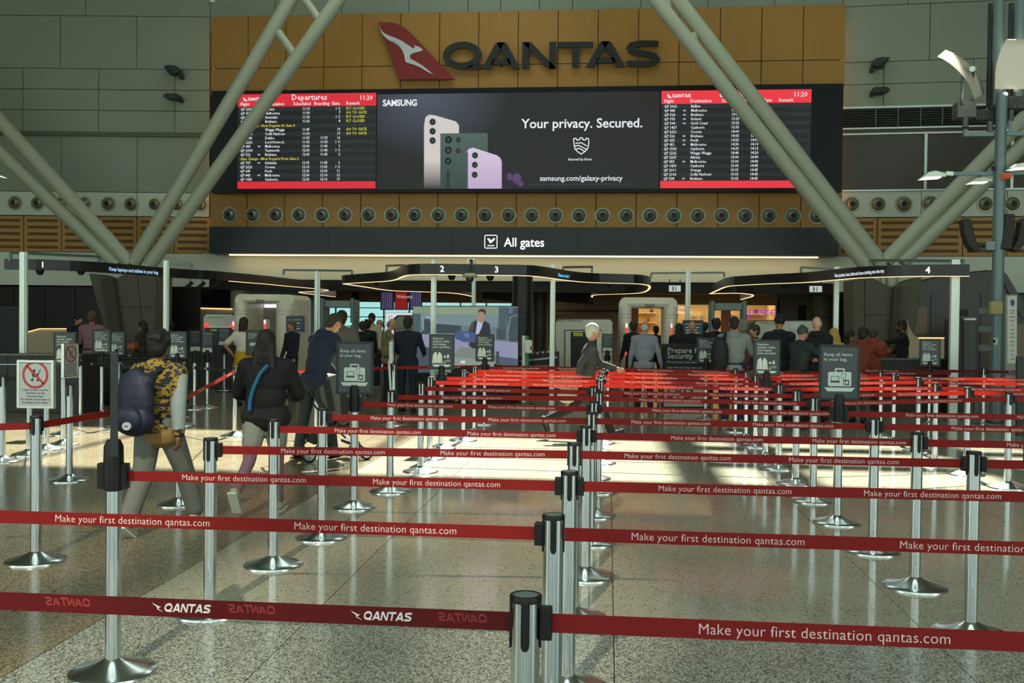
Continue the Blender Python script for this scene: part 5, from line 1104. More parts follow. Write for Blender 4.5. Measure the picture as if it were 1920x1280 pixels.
onface(t, 'hazard_label', R4(1075, 1093, 623, 630), mat('label_yellow', (190, 190, 80)), .07); onface(t, 'side_tower', R4(1119, 1128, 620, 690), offwhite, .08)
t = xray('wide pale baggage scanner behind the bald man in black', (1412, 1528, 600), 23.5, 1.5, mat('xray_edge', (70, 72, 68), .5), 'smiths detection', .075, (1426, 607), None)
onface(t, 'clear_shield', R4(1480, 1501, 603, 618), mat('shield_pale', (180, 186, 170), .1), .03)
t = xray('dark-framed baggage scanner with red beacons left of the left body scanner', (380, 442, 587), 25.5, 1.2, mat('xray_edge', (70, 72, 68), .5), 'smiths detection', .06, (390, 596), None)
onface(t, 'tunnel_opening', R4(384, 438, 614, 700), mat('xray_dark', (52, 52, 48), .5), .03); onface(t, 'conveyor_shelf', R4(386, 436, 612, 614), alum, .05)
for x in (388, 437): A = pp_(t, x, 611); MB().lathe([(.06, 0), (.06, .05), (.03, .09), (.001, .1)], 14, c=(A[0], -.05, A[1] - .03)).build('red_beacon', led_red, t, smooth=True)
onface(t, 'warning_label', R4(396, 408, 617, 621), mat('label_yellow', (190, 190, 80)), .05)
t = poly('baggage_scanner', 'small cream baggage scanner edge behind the man in dark navy', 'baggage scanner', [(740, 720), (775, 720), (775, 591), (747, 591), (741, 595), (740, 600)], 26, 1, mat('xray_cream', (150, 148, 128), .5), .02, 'baggage scanners')
onface(t, 'dark_edge', [(738.5, 720), (741, 720), (741, 600), (747, 592.5), (775, 592.5), (775, 590.5), (745, 590.5), (738.5, 597)], black, .01); onface(t, 'panel_joint', R4(741, 775, 614.5, 615.5), darkmet, .01)
t = poly('lit_sign', 'white lit Gates sign partly hidden by the small cream scanner', 'sign', R4(723, 774, 586, 636), 30, .15, white); onface(t, 'display', R4(724, 773, 587, 635), E_('sign_white', (226, 220, 232), .95), .01); text('Gates', .2, (pp_(t, 728, 600)[0], -.02, pp_(t, 728, 600)[1]), mat('gate_red', (170, 60, 70)), t)
MB().box(-.3, -.24, .05, .1, 0, PW(740, 636, t.location.y).z).box(.24, .3, .05, .1, 0, PW(740, 636, t.location.y).z).build('sign_legs', steel, t)
def screen_on_pole(label, x0, x1, y0, y1, d, style):
    t = poly('information_screen', label, 'screen', R4(x0, x1, y0, y1), d, .06, mat('bezel_blue', (48, 58, 64), .4), .01)
    onface(t, 'display', R4(x0 + 2.5, x1 - 2.5, y0 + 5, y1), E_('info_face', (34, 46, 50)), .008)
    onface(t, 'display_frame', R4(x0 + 3.5, x1 - 3.5, y0 + 7, y0 + 7.8), E_('info_line', (130, 146, 146)), .012)
    for k in range(3): onface(t, 'display_text', R4(x0 + 6, x1 - 8 - 4 * (k % 2), y0 + 13 + k * 5, y0 + 14.5 + k * 5), E_('info_line', (130, 146, 146)), .012)
    MB().box(-.05, .05, .02, .08, 0, PW(x0, y1, t.location.y).z).box(-.25, .25, -.15, .25, 0, .03).build('stand', darkmet, t)
screen_on_pole('blue-grey information screen behind the navy jacket man', 536, 570, 592, 622, 23, 0); screen_on_pole('blue-grey information screen behind the white-haired man in black', 1280, 1319, 600, 632, 23.5, 0)
# prepare-for-security counter
t = poly('security_counter', 'black and white counter reading Prepare for Security and SYD', 'counter', R4(1242.5, 1330, 645, 766), 19.8, .5, black, .01)
w3 = E_('x', (1, 1, 1)) if False else mat('prep_white', (200, 206, 196), .5)
text('Prepare for\nSecurity', .155, (pp_(t, 1251, 661)[0], -.012, pp_(t, 1251, 661)[1]), w3, t, line=.72, off=.001); text('Place jackets, hats, belts and', .062, (pp_(t, 1250.5, 680)[0], -.012, pp_(t, 1250.5, 680)[1]), w3, t)
text('bags with your bag when you see\nthe security screening point', .058, (pp_(t, 1251, 690)[0], -.012, pp_(t, 1251, 690)[1]), w3, t, line=1.1)
onface(t, 'white_panel', R4(1244.5, 1328, 722, 762), mat('prep_panel', (186, 188, 172), .5), .008); text('SYD', .30, (pp_(t, 1250, 746)[0], -.015, pp_(t, 1250, 746)[1]), black, t)
# ------------------------------------------------------------------ shops beyond
YSH = YB - .5
t = empty('shop_interior', (wpx(1310, YSH), YB, 0), 0, 'brightly lit warm shop with shelves and hanging clothes behind the metal detector', 'shop'); sx_ = t.location.x
X = lambda p: wpx(p, YB) - sx_
cream = mat('shop_cream', (224, 196, 140), .7)
MB().box(X(1165), X(1455), 3.0, 3.1, 0, 2.95).box(X(1165) - .1, X(1165), 0, 3, 0, 2.95).box(X(1455), X(1455) + .1, 0, 3, 0, 2.95).build('shop_shell', cream, t)
pk = mat('shop_pink', (190, 140, 132), .6)
for a, b in ((1184, 1197), (1352, 1370)): MB().box(X(a), X(b), .0, .1, 0, 2.4).build('pink_panel', pk, t)
for a, b in ((1198, 1236), (1276, 1326), (1374, 1390), (1404, 1448)):
    u = MB().box(X(a), X(b), 2.6, 3.0, 0, .4).build('shelf_unit', cream, t)
    for z in (1.25, 1.75, 2.2): MB().box(X(a), X(b), 2.5, 3.0, z, z + .04).build('shelf', mat('shelf_cream', (236, 214, 170), .6), u)
    rnd = random.Random(a); cols = [(190, 60, 60), (170, 120, 70), (120, 60, 40), (210, 190, 140), (80, 60, 50), (200, 120, 60)]
    x = X(a) + .08
    while x < X(b) - .15:
        c = cols[rnd.randrange(6)]; w_ = rnd.uniform(.08, .2); z0 = rnd.choice((1.29, 1.79, 2.24)); hh = rnd.uniform(.12, .3)
        MB().box(x, x + w_, 2.55, 2.8, z0, z0 + hh).build('folded_goods', mat('goods_%d_%d_%d' % c, c), u, bevel=.02); x += w_ + .03
        MB().prism([(x - .08, .7), (x - .02, .7), (x - .02, 1.15), (x - .05, 1.22), (x - .08, 1.15)], 2.3, 2.6).build('hanging_garment', mat('goods_%d_%d_%d' % c, c), u)
a, b = PW(1271, 555, YB).z, 0
o = text('peter', .62, (X(1401), -.05, PW(1410, 592, YB).z), E_('sign_violet', (170, 50, 190), 1.0), t, sx=1.15, name='shop_letters', off=-.006)
for i, (s_, p_, y_) in enumerate((('SALE', 1271, 579), ('New In', 1271, 588))): text(s_, .2, (X(p_), -.05, PW(p_, y_, YB).z), E_('shop_pinkwhite', (255, 214, 210), 1.2), t, name='shop_letters')
MB().box(X(1278), X(1322), 1.9, 2.0, 1.85, 2.3).build('price_board', cream, t); text('6  RIO  ISO', .2, (X(1296), 1.88, 1.95), mat('xray_print', (70, 72, 66)), t, sx=.8)
light('shop_light', 'AREA', (sx_, YB + 1.3, 2.9), (sx_, YB + 1.3, 0), 150, (1, .78, .48), shape='RECTANGLE', size=9, size_y=2)
# area lights added to brighten the inner room, no fittings
for i, x in enumerate((-9, -3, 3, 9)): light('inner_fill', 'AREA', (x, 37, 2.95), (x, 37, 0), 60, (1, .84, .64), shape='RECTANGLE', size=1.2, size_y=5)
# right side: grey wall block, columns, dark openings, curved dark booth
t = setting('wall_inner_3', MB().box(wpx(1456, 33), wpx(1612, 33), 33, 33.2, 0, 3), mat('inner_grey', (104, 100, 84), .7))
for (x0, x1, y0) in ((1496, 1511, 572), (1456, 1462, 560), (1560, 1592, 560)): MB().box(wpx(x0, 33), wpx(x1, 33), 32.98, 33, 0.2, PW(x0, y0, 33).z).build('dark_opening', ceilblack, t)
roundcol('pale grey round column behind the bald man', 1522, 1560, 32, mat('col_grey', (118, 114, 98), .6))
t = setting('wall_booth_right', MB().box(wpx(1690, 28.4), 26, 28.4, 29, 0, 2.62), mat('booth_right', (40, 35, 31), .4))
YR = 27.6
def bp(L): return [(PW(x, y, YR).x, PW(x, y, YR).z) for x, y in L]
t = empty('curved_booth', (0, YR, 0), 0, 'dark curved-roof booth behind the right pier and the mast', 'booth')
MB().prism([(PW(x, y, YR).x, max(0, PW(x, y, YR).z)) for x, y in [(1700, 760), (1700, 536), (1745, 521), (1800, 511), (1850, 506), (1872, 508), (1885, 518), (1900, 545), (1912, 575), (1925, 600), (1990, 640), (1990, 760)]], 0, .7).build('body', boothbrown, t, bevel=.03)
MB().prism(bp([(1872, 508), (1885, 512), (1925, 580), (1925, 600), (1912, 592), (1893, 556)]), -.05, 0).build('curved_trim', mat('booth_grey', (74, 76, 72), .4), t)
MB().prism(bp([(1706, 575), (1738, 575), (1738, 625), (1712, 625), (1705, 600)]), -.02, -.0).build('painted_reflection', mat('amber_reflection', (120, 84, 44), .3), t)  # gold reflection in the dark glass, painted as an amber piece
for x in (1745, 1790, 1838): MB().box(PW(x, 600, YR).x - .01, PW(x, 600, YR).x + .01, -.01, 0, .1, 2.6).build('panel_joint', black, t)
MB().prism(bp([(1800, 580), (1815, 580), (1815, 592), (1800, 592)]), -.02, 0).build('dark_hatch', black, t)
t = poly('curved_counter', 'beige counter with warm lit top edge right of the desk guard', 'counter', [(1703, 600), (1706, 614), (1713, 626), (1722, 634), (1784, 634), (1784, 730), (1712, 730), (1702, 640)], 24.7, .4, beige2, .02)
onface(t, 'led_strip', [(1721, 632.2), (1784, 632.2), (1784, 634.4), (1722, 634.4)], led_warm, .01)
t = poly('beige_column', 'beige boxy column right of the light mast', 'column', R4(1858, 1960, 607, 716), 24, .4, mat('col_tan', (132, 118, 98), .6), .01)
t = poly('kiosk', 'tall black kiosk with curved back left of the light mast', 'kiosk', R4(1787, 1829, 597, 730), 18.6, .5, mat('kiosk_black', (26, 24, 24), .4), .02)
onface(t, 'kiosk_screen', R4(1788, 1803, 602, 700), E_('kiosk_face', (26, 18, 22)), .01); onface(t, 'kiosk_glow', [(1790, 622), (1800, 620), (1801, 650), (1791, 652)], E_('kiosk_pink', (44, 18, 32)), .014); onface(t, 'kiosk_side', R4(1806, 1828, 600, 700), mat('kiosk_grey', (56, 64, 64), .4), .02)
onface(t, 'kiosk_cap', R4(1805, 1828, 596, 600), steel, .04)
t = poly('rules_totem', 'slim white notice totem with a violet disc right of the mast', 'sign', R4(1886, 1908, 552, 740), 17.0, .08, mat('totem_grey', (132, 138, 128), .5), .01)
onface(t, 'notice_sheet', R4(1888.5, 1906, 555, 681), mat('totem_white', (186, 190, 180), .5), .008)
flat('violet_disc', [ell(*pp_(t, 1898, 567.5), .034, .06, 20)], -.009, .003, mat('violet', (58, 50, 128), .5), t)
for y, w_ in ((582, 7), (587, 5), (594, 8), (601, 6), (609, 3), (618, 5), (625, 5), (632, 7), (640, 6), (647, 4), (657, 3), (665, 4), (673, 5)): onface(t, 'notice_line', R4(1898 - w_ / 1.6, 1898 + w_ / 1.6, y - .8, y + .8), mat('notice_ink', (96, 98, 96), .6), .012)
t = poly('cable_cabinet', 'grey upright cabinet behind the mast and left of the notice totem', 'cabinet', R4(1872, 1887, 552, 740), 18.4, .3, mat('cab_grey', (72, 76, 72), .6), .01)
t = poly('dark_partition', 'dark partition at the right frame edge below the notice totem', 'partition', R4(1907, 1990, 668, 760), 15.5, .06, mat('part_dark', (36, 44, 44), .5), .01)
# desks
t = poly('staff_desk', 'long dark desk with a pale top edge at left, before the two men', 'desk', R4(-80, 152, 664, 720), 17.5, .8, mat('desk_dark', (42, 42, 38), .5), .01)
onface(t, 'desk_edge', R4(-80, 152, 663, 666), mat('desk_edge', (110, 112, 96), .4), .03); onface(t, 'desk_rail', R4(-80, 150, 682, 683.5), steel, .03)
for x in (14, 60, 104): onface(t, 'desk_joint', R4(x, x + .8, 667, 719), black, .01)
t = poly('tray_table', 'dark conveyor table behind the walking child holding an orange bag', 'table', R4(152, 330, 672, 715), 19.3, .6, mat('desk_dark', (42, 42, 38), .5), .01)
onface(t, 'table_edge', R4(152, 330, 671, 673), darkmet, .03)
t = poly('orange_bag', 'small orange-brown bag on the dark table beside the woman in profile', 'bag', R4(237, 252, 643, 655), 19.5, .2, mat('bag_orange', (150, 68, 36), .6), .02); t.location.z = 0
onface(t, 'bag_handle', R4(243, 246, 640.5, 645), mat('bag_dark', (70, 34, 20)), .01); t['label'] = 'small orange-brown bag on the dark table beside the woman in profile'
t = poly('dark_counter', 'near-black checkpoint counter left of the left body scanner', 'counter', R4(338, 470, 648, 722), 24, .8, mat('counter_black', (28, 26, 24), .5), .01)
onface(t, 'counter_top', R4(338, 470, 647, 649), darkmet, .04)
for x in (372, 404, 438): onface(t, 'counter_joint', R4(x, x + .7, 652, 720), black, .01)
t = poly('cardboard_box', 'low brown box on the floor by the dark counter', 'box', R4(400, 432, 713, 723), 23, .4, mat('card_brown', (104, 78, 56), .8), .01)
t = poly('guard_desk', 'dark desk with pale top edge before the bearded guard', 'desk', R4(1648, 1783, 673, 740), 19.4, .7, mat('desk_dark', (42, 42, 38), .5), .01); onface(t, 'desk_edge', R4(1640, 1786, 671.5, 674), mat('desk_edge', (110, 112, 96), .4), .03)
# conveyor and trolley behind the hygiene stand
t = poly('roller_conveyor', 'dark roller conveyor with steel edge right of the hygiene stand', 'conveyor', [(965, 740), (1045, 740), (1045, 660), (965, 668)], 22.5, .9, mat('conv_dark', (40, 40, 38), .5), .01)
onface(t, 'steel_edge', [(965, 676), (1045, 668), (1045, 671), (965, 680)], steel, .03); onface(t, 'steel_edge', R4(972, 1028, 685, 688), steel, .03)
for k in range(8): A = pp_(t, 968 + k * 10, 667 - k); MB().tube([(A[0], 0, A[1] + .02), (A[0], .9, A[1] + .02)], .025, 8).build('roller', steel, t)
# ------------------------------------------------------------------ people
REM = []
class BL:
    """closed overlapping primitives, later fused into one continuous skin"""
    def __init__(s): s.m = MB()
    def cap(s, p, q, r1, r2=None, n=10):
        p, q = Vector(p), Vector(q); r2 = r1 if r2 is None else r2; d = q - p; L = d.length
        if L < 1e-5: return s.el(p, (r1, r1, r1))
        d.normalize(); a = d.cross(Vector((0, 0, 1)))
        if a.length < .05: a = d.cross(Vector((0, 1, 0)))
        a.normalize(); b = d.cross(a); vs = []; rings = []
        for k in (-75, -40, 0): t = radians(k); rings.append((p + d * (r1 * sin(t)), r1 * cos(t)))
        for k in (0, 40, 75): t = radians(k); rings.append((q + d * (r2 * sin(t)), r2 * cos(t)))
        for c, r in rings: vs += [c + (a * cos(2 * pi * j / n) + b * sin(2 * pi * j / n)) * r for j in range(n)]
        K = len(rings); fs = [(i * n + j, i * n + (j + 1) % n, (i + 1) * n + (j + 1) % n, (i + 1) * n + j) for i in range(K - 1) for j in range(n)]
        fs += [tuple(range(n))[::-1], tuple((K - 1) * n + j for j in range(n))]; s.m.add(vs, fs); return s
    def el(s, c, r, M=None, n=14, k=9):
        c = Vector(c); vs = []
        for i in range(1, k):
            t = pi * i / k
            for j in range(n):
                v = Vector((r[0] * sin(t) * cos(2 * pi * j / n), r[1] * sin(t) * sin(2 * pi * j / n), r[2] * cos(t))); vs.append(c + (M @ v if M else v))
        top = Vector((0, 0, r[2])); vs += [c + (M @ top if M else top), c - (M @ top if M else top)]; T = (k - 1) * n
        fs = [(i * n + j, (i + 1) * n + j, (i + 1) * n + (j + 1) % n, i * n + (j + 1) % n) for i in range(k - 2) for j in range(n)]
        fs += [(T, j, (j + 1) % n) for j in range(n)] + [(T + 1, (k - 2) * n + (j + 1) % n, (k - 2) * n + j) for j in range(n)]
        s.m.add(vs, fs); return s
    def fuse(s, name, m_, parent, vox, sm=3):
        o = s.m.build(name, m_, parent); r = o.modifiers.new('r', 'REMESH'); r.mode = 'VOXEL'; r.voxel_size = vox; r.use_smooth_shade = True
        q = o.modifiers.new('s', 'SMOOTH'); q.iterations = sm; q.factor = .5; REM.append(o); return o
def person(label, px, top, d, face=0, H=None, W=1.0, lean=0, legs=((4, 2), (-4, 2)), arms=((8, 8, 12), (8, 8, 12)), head=(0, 0), skin=None, hair=('short', (40, 30, 24)), topc=((40, 40, 44), 'long'), bot=((40, 42, 48), 'trousers'), shoe=(30, 30, 32), extra=None, fine=None, belly=0, group=None, tm=None, zoff=0, armw=0):
    g = gnd(px, d); q = at(px, top, d); z_top = q.z; g = Vector((q.x, q.y, 0)); H = H or z_top; s = H / 1.75
    t = empty('person', g, radians(face) , label, 'person', group); vox = fine or (.0105 if d < 13 else .014)
    vx = vox * 1.15; sk = skin or skin_m
    l = radians(lean); u = Vector((0, sin(l), cos(l))); f = Vector((0, cos(l), -sin(l)))
    # legs first: find the hip height that puts the lower foot on the ground
    J = {}; low = []
    for i, sd in enumerate((-1, 1)):
        hf, kn = radians(legs[i][0]), radians(legs[i][1]); sp_ = radians(legs[i][2] if len(legs[i]) > 2 else 3) * sd
        hip = Vector((sd * .088 * W, 0, 0)); kd = Vector((sin(sp_), sin(hf), -cos(hf))).normalized(); knee = hip + kd * .435
        sa = hf - kn; ank = knee + Vector((sin(sp_) * .5, sin(sa), -cos(sa))).normalized() * .415; J[sd] = [hip, knee, ank, sa]; low.append(ank.z - .085 + min(0, sa) * .10)
    hz_ = -min(low); P = Vector((0, 0, hz_ / 1.0))
    for sd in (-1, 1):
        for k in range(3): J[sd][k] = J[sd][k] + P
    waist = P + u * .14; chest = P + u * .36; shc = P + u * .50; neck = P + u * .565
    hl = radians(head[1]); hu = Vector((0, sin(l * .6 + hl), cos(l * .6 + hl))); hc = neck + hu * .145 + Vector((0, .012, 0))
    HR = Matrix.Rotation(radians(head[0]), 3, 'Z') @ Matrix.Rotation(-(l * .6 + hl), 3, 'X')
    TR = Matrix.Rotation(-l, 3, 'X')
    A = {}
    for i, sd in enumerate((-1, 1)):
        fw, ou, eb = (radians(v) for v in arms[i][:3]); inn = radians(arms[i][3]) if len(arms[i]) > 3 else 0
        sh = shc + Vector((sd * .175 * W, 0, 0)) - u * .02; d1 = Vector((sd * sin(ou), sin(fw), -cos(fw) * cos(ou))).normalized(); el_ = sh + d1 * .29
        d2 = Vector((sd * sin(ou) * .6 - sd * sin(inn), sin(fw + eb), -cos(fw + eb))).normalized(); wr = el_ + d2 * .25; A[sd] = [sh, el_, wr, d2]
    S_ = lambda v: v * s
    def hands(b, sd):
        sh, e, w, dd = A[sd]; side = Vector((-sd, 0, 0)); ax = dd.cross(Vector((0, 1, 0)) if abs(dd.z) > .5 else Vector((0, 0, -1)));
        fwd = (Vector((0, 1, 0)) - dd * dd.y).normalized() if abs(dd.y) < .95 else Vector((0, 0, -1)); pal = w + dd * .045
        b.cap(S_(w), S_(pal + fwd * .018), .024 * s, .020 * s, 8).cap(S_(w), S_(pal - fwd * .018), .024 * s, .020 * s, 8)
        for k in range(4):
            off = fwd * (.030 - .020 * k); L = (.036, .042, .039, .030)[k]; k1 = w + dd * .085 + off; k2 = k1 + (dd * .9 + side * .45).normalized() * L; k3 = k2 + (dd * .5 + side * .85).normalized() * L * .8
            b.cap(S_(w + dd * .04 + off * .7), S_(k1), .0105 * s, .0095 * s, 7).cap(S_(k1), S_(k2), .0095 * s, .009 * s, 7).cap(S_(k2), S_(k3), .009 * s, .0075 * s, 7)
        th0 = w + dd * .02 + fwd * .022; th1 = th0 + (dd * .7 + fwd * .9).normalized() * .035; b.cap(S_(th0), S_(th1), .0125 * s, .0105 * s, 7).cap(S_(th1), S_(th1 + (dd + fwd * .2 + side * .3).normalized() * .032), .0105 * s, .008 * s, 7)
    def torso(b, k):
        b.el(S_(chest + u * .0), ((.165 * W + k) * s, (.112 + belly * .3 + k) * s, (.19 + k) * s), TR).el(S_(waist + u * .05), ((.142 * W + belly * .5 + k) * s, (.100 + belly + k) * s, (.17 + k) * s), TR).el(S_(P), ((.168 * W + belly * .3 + k) * s, (.118 + belly * .4 + k) * s, ((.13 if k == 0 else .075) + k) * s), TR)
        for sd in (-1, 1): b.cap(S_(neck - u * .045), S_(A[sd][0]), (.052 + k * .5) * s, (.058 + k) * s).cap(S_(chest + Vector((sd * .09, 0, 0))), S_(A[sd][0] - Vector((sd * .03, 0, 0))), (.085 + k * .6) * s, (.06 + k) * s)
        return b
    def arm(b, sd, k, to=1.0):
        sh, e, w, dd = A[sd]; k += armw
        if to <= .5: return b.cap(S_(sh), S_(sh.lerp(e, to * 1.7)), (.052 + k) * s, (.050 + k * 1.5) * s)
        return b.cap(S_(sh), S_(e), (.050 + k) * s, (.040 + k) * s).cap(S_(e), S_(e.lerp(w, min(1, to))), (.041 + k) * s, (.030 + k) * s)
    def leg(b, sd, k, to=1.0, r=1.):
        h, kn, an, sa = J[sd]
        b.cap(S_(h), S_(kn), (.082 * W + k) * s, (.055 + k) * s)
        if to > .5: b.cap(S_(kn), S_(kn.lerp(an, to)), (.055 + k) * s, (.040 + k * 1.2) * s)
        return b
    # body
    b = torso(BL(), 0); b.cap(S_(neck - u * .06), S_(neck + hu * .09), .050 * s, .047 * s)
    b.el(S_(hc + hu * .012), (.076 * s, .094 * s, .108 * s), HR).el(S_(hc - hu * .045 + HR @ Vector((0, .03, 0))), (.056 * s, .062 * s, .058 * s), HR)
    b.cap(S_(hc + HR @ Vector((0, .088, .012))), S_(hc + HR @ Vector((0, .108, -.022))), .011 * s, .016 * s, 8)
    for sd in (-1, 1):
        b.el(S_(hc + HR @ Vector((sd * .079, -.004, -.002))), (.011 * s, .020 * s, .032 * s), HR, 8, 6)
        arm(b, sd, 0); hands(b, sd); leg(b, sd, 0)
        an, sa = J[sd][2], J[sd][3]; ft = Vector((0, cos(sa), sin(sa))); dn = Vector((0, sin(sa), -cos(sa)))
        b.cap(S_(an + dn * .03 - ft * .02), S_(an + dn * .05 + ft * .13), .034 * s, .028 * s)
    b.fuse('body', sk, t, vox, 2)
    # face
    ew = mat('eye_white', (220, 215, 210), .3)
    for sd in (-1, 1):
        e_ = BL().el(S_(hc + HR @ Vector((sd * .031, .080, .012))), (.013 * s, .010 * s, .008 * s), HR, 8, 6).m.build('eye', ew, t); BL().el(S_(hc + HR @ Vector((sd * .031, .088, .012))), (.006 * s, .004 * s, .006 * s), HR, 8, 6).m.build('iris', mat('iris', (40, 28, 20), .3), e_)
        BL().cap(S_(hc + HR @ Vector((sd * .018, .090, .034))), S_(hc + HR @ Vector((sd * .045, .080, .034))), .005 * s, .004 * s, 6).m.build('eyebrow', mat('brow', (44, 32, 24), .8), t)
    BL().cap(S_(hc + HR @ Vector((-.022, .086, -.055))), S_(hc + HR @ Vector((.022, .086, -.055))), .007 * s, .007 * s, 6).m.build('mouth', mat('lips', (150, 84, 76), .5), t)
    # hair
    hk, hcol = hair
    hm = mat('hair_%d_%d_%d' % tuple(hcol), hcol, .7, noise_=(60, .35, (1, 1, .15)))
    if hk != 'bald':
        h = BL(); hp = lambda x, y, z: S_(hc + HR @ Vector((x, y, z)))
        if hk in ('short', 'buzz'):
            k = .004 if hk == 'buzz' else .013; h.el(hp(0, -.014, .030), ((.077 + k) * s, (.092 + k) * s, (.096 + k) * s), HR).el(hp(0, -.045, -.01), ((.066 + k) * s, (.055 + k) * s, (.085 + k) * s), HR)
        elif hk == 'thick': h.el(hp(0, -.012, .042), (.100 * s, .112 * s, .108 * s), HR).el(hp(0, -.04, -.005), (.088 * s, .078 * s, .10 * s), HR)
        elif hk == 'fringe':  h.el(hp(0, -.045, -.005), (.072 * s, .060 * s, .08 * s), HR)
        elif hk == 'beanie': h.el(hp(0, -.01, .045), (.092 * s, .106 * s, .100 * s), HR).el(hp(0, -.03, .11), (.045 * s, .05 * s, .05 * s), HR)
        elif hk in ('long', 'bob', 'bun', 'tail'):
            h.el(hp(0, -.014, .030), (.092 * s, .108 * s, .108 * s), HR).el(hp(0, -.05, -.02), (.086 * s, .066 * s, .10 * s), HR)
            if hk == 'long':
                for x in (-.06, -.02, .02, .06): h.cap(hp(x, -.05, -.03), S_(hc + Vector((x * 1.5, -.105, -.30 + abs(x)))), .045 * s, .028 * s)
            elif hk == 'bob':
                for x in (-.055, 0, .055): h.cap(hp(x, -.05, -.02), S_(hc + Vector((x * 1.2, -.06, -.155))), .042 * s, .022 * s)
            elif hk == 'bun': h.el(hp(0, -.12, .02), (.04 * s,) * 3, HR)
            else: h.cap(hp(0, -.09, 0), S_(hc + Vector((0, -.12, -.22))), .035 * s, .02 * s)
        elif hk == 'hood': h.el(hp(0, -.02, .025), (.105 * s, .118 * s, .125 * s), HR).cap(hp(0, -.05, -.08), S_(neck - u * .03 - f * .03), .085 * s, .09 * s)
        if hk in ('thick', 'short', 'bob'):
            rh = random.Random(int(px)); kq_ = .012 if hk != 'thick' else .020
            for _ in range(26):
                a_, e_ = rh.uniform(0, 2 * pi), rh.uniform(.15, 1.25); R_h = .082 if hk != 'thick' else .098
                vx_, vy_, vz_ = cos(a_) * cos(e_), sin(a_) * cos(e_), sin(e_)
                if vy_ > .75: continue
                h.el(hp(vx_ * R_h, vy_ * R_h * 1.18 - .014, .034 + vz_ * R_h * 1.12), (kq_ * s * rh.uniform(.8, 1.4),) * 3, HR, 8, 6)
        h.fuse('hair' if hk not in ('beanie', 'hood') else ('knitted_beanie' if hk == 'beanie' else 'hood'), hm, t, vox, 2)
    # garments
    col, kind = topc[0], topc[1]
    gm = tm or mat('cloth_%d_%d_%d' % tuple(col), col, .85, noise_=(5, .12, (1, 1, 1)), bump=.3)
    b = torso(BL(), .020 if kind != 'jacket' else .030)
    kk = {'long': .014, 'jacket': .024, 'hoodie': .024, 'short': .014, 'tee': .012, 'vest': .012}[kind]
    for sd in (-1, 1): arm(b, sd, kk, .45 if kind in ('short', 'tee', 'vest') else .93)
    if kind in ('jacket', 'hoodie', 'long', 'short'): b.cap(S_(P - u * .035 + Vector((-.075 * W, 0, 0))), S_(P - u * .035 + Vector((.075 * W, 0, 0))), (.108 * W + belly * .3) * s)
    b.fuse({'long': 'shirt', 'jacket': 'jacket', 'hoodie': 'hoodie', 'short': 'shirt', 'tee': 'tee_shirt', 'vest': 'vest'}[kind], gm, t, vx, 3)
    if kind in ('hoodie', 'jacket') and hk != 'hood':
        BL().el(S_(neck - u * .035 - f * .055), (.115 * s, .065 * s, .075 * s), TR).cap(S_(neck - u * .01 + Vector((-.07, .02, 0))), S_(neck - u * .02 + Vector((.07, .02, 0))), .05 * s, .05 * s).fuse('hood', gm, t, vx, 3)
    elif kind in ('long', 'short'):
        MB().lathe([(.058 * s, -.02 * s), (.062 * s, .025 * s), (.052 * s, .03 * s), (.05 * s, -.02 * s)], 18, c=S_(neck - u * .01)).build('collar', gm, t, smooth=True)
    bc, bk = bot; bm = mat('cloth_%d_%d_%d' % tuple(bc), bc, .85, noise_=(5, .12, (1, 1, 1)), bump=.3)
    if bk == 'skirt':
        MB().lathe([(.165 * s, .16 * s), (.175 * s, .05 * s), (.205 * s, -.12 * s), (.225 * s, -.34 * s), (.215 * s, -.34 * s), (.15 * s, .15 * s)], 28, c=S_(P)).build('skirt', bm, t, smooth=True, ang=50)
    else:
        b = BL().el(S_(P), ((.180 * W + belly * .3) * s, (.128 + belly * .4) * s, .125 * s), TR); kq = {'trousers': .018, 'baggy': .034, 'leggings': .008}[bk]
        for sd in (-1, 1): leg(b, sd, kq, .97)
        b.fuse('trousers' if bk != 'leggings' else 'leggings', bm, t, vx, 3)
    sm_ = mat('shoe_%d_%d_%d' % tuple(shoe), shoe, .5)
    for sd in (-1, 1):
        an, sa = J[sd][2], J[sd][3]; ft = Vector((0, cos(sa), sin(sa))); dn = Vector((0, sin(sa), -cos(sa)))
        o = BL().cap(S_(an + dn * .035 - ft * .035), S_(an + dn * .047 + ft * .145), .047 * s, .040 * s).cap(S_(an + dn * .0), S_(an + dn * .04 + ft * .04), .046 * s, .048 * s).fuse('shoe', sm_, t, .011 if d < 13 else .015, 2)
        MB().bar(S_(an + dn * .082 - ft * .075), S_(an + dn * .082 + ft * .178), .085 * s, .014 * s, up=tuple(-dn)).build('sole', white if shoe[0] > 100 else black, o)
    t['_k'] = s
    return t, dict(s=s, P=P * s, u=u, f=f, chest=chest * s, neck=neck * s, hc=hc * s, A={k: [v * s for v in A[k][:3]] for k in A}, J={k: [v * s for v in J[k][:3]] for k in J}, HR=HR)
HB, HD, HG, HW = (30, 22, 18), (54, 40, 30), (120, 116, 108), (190, 184, 172)
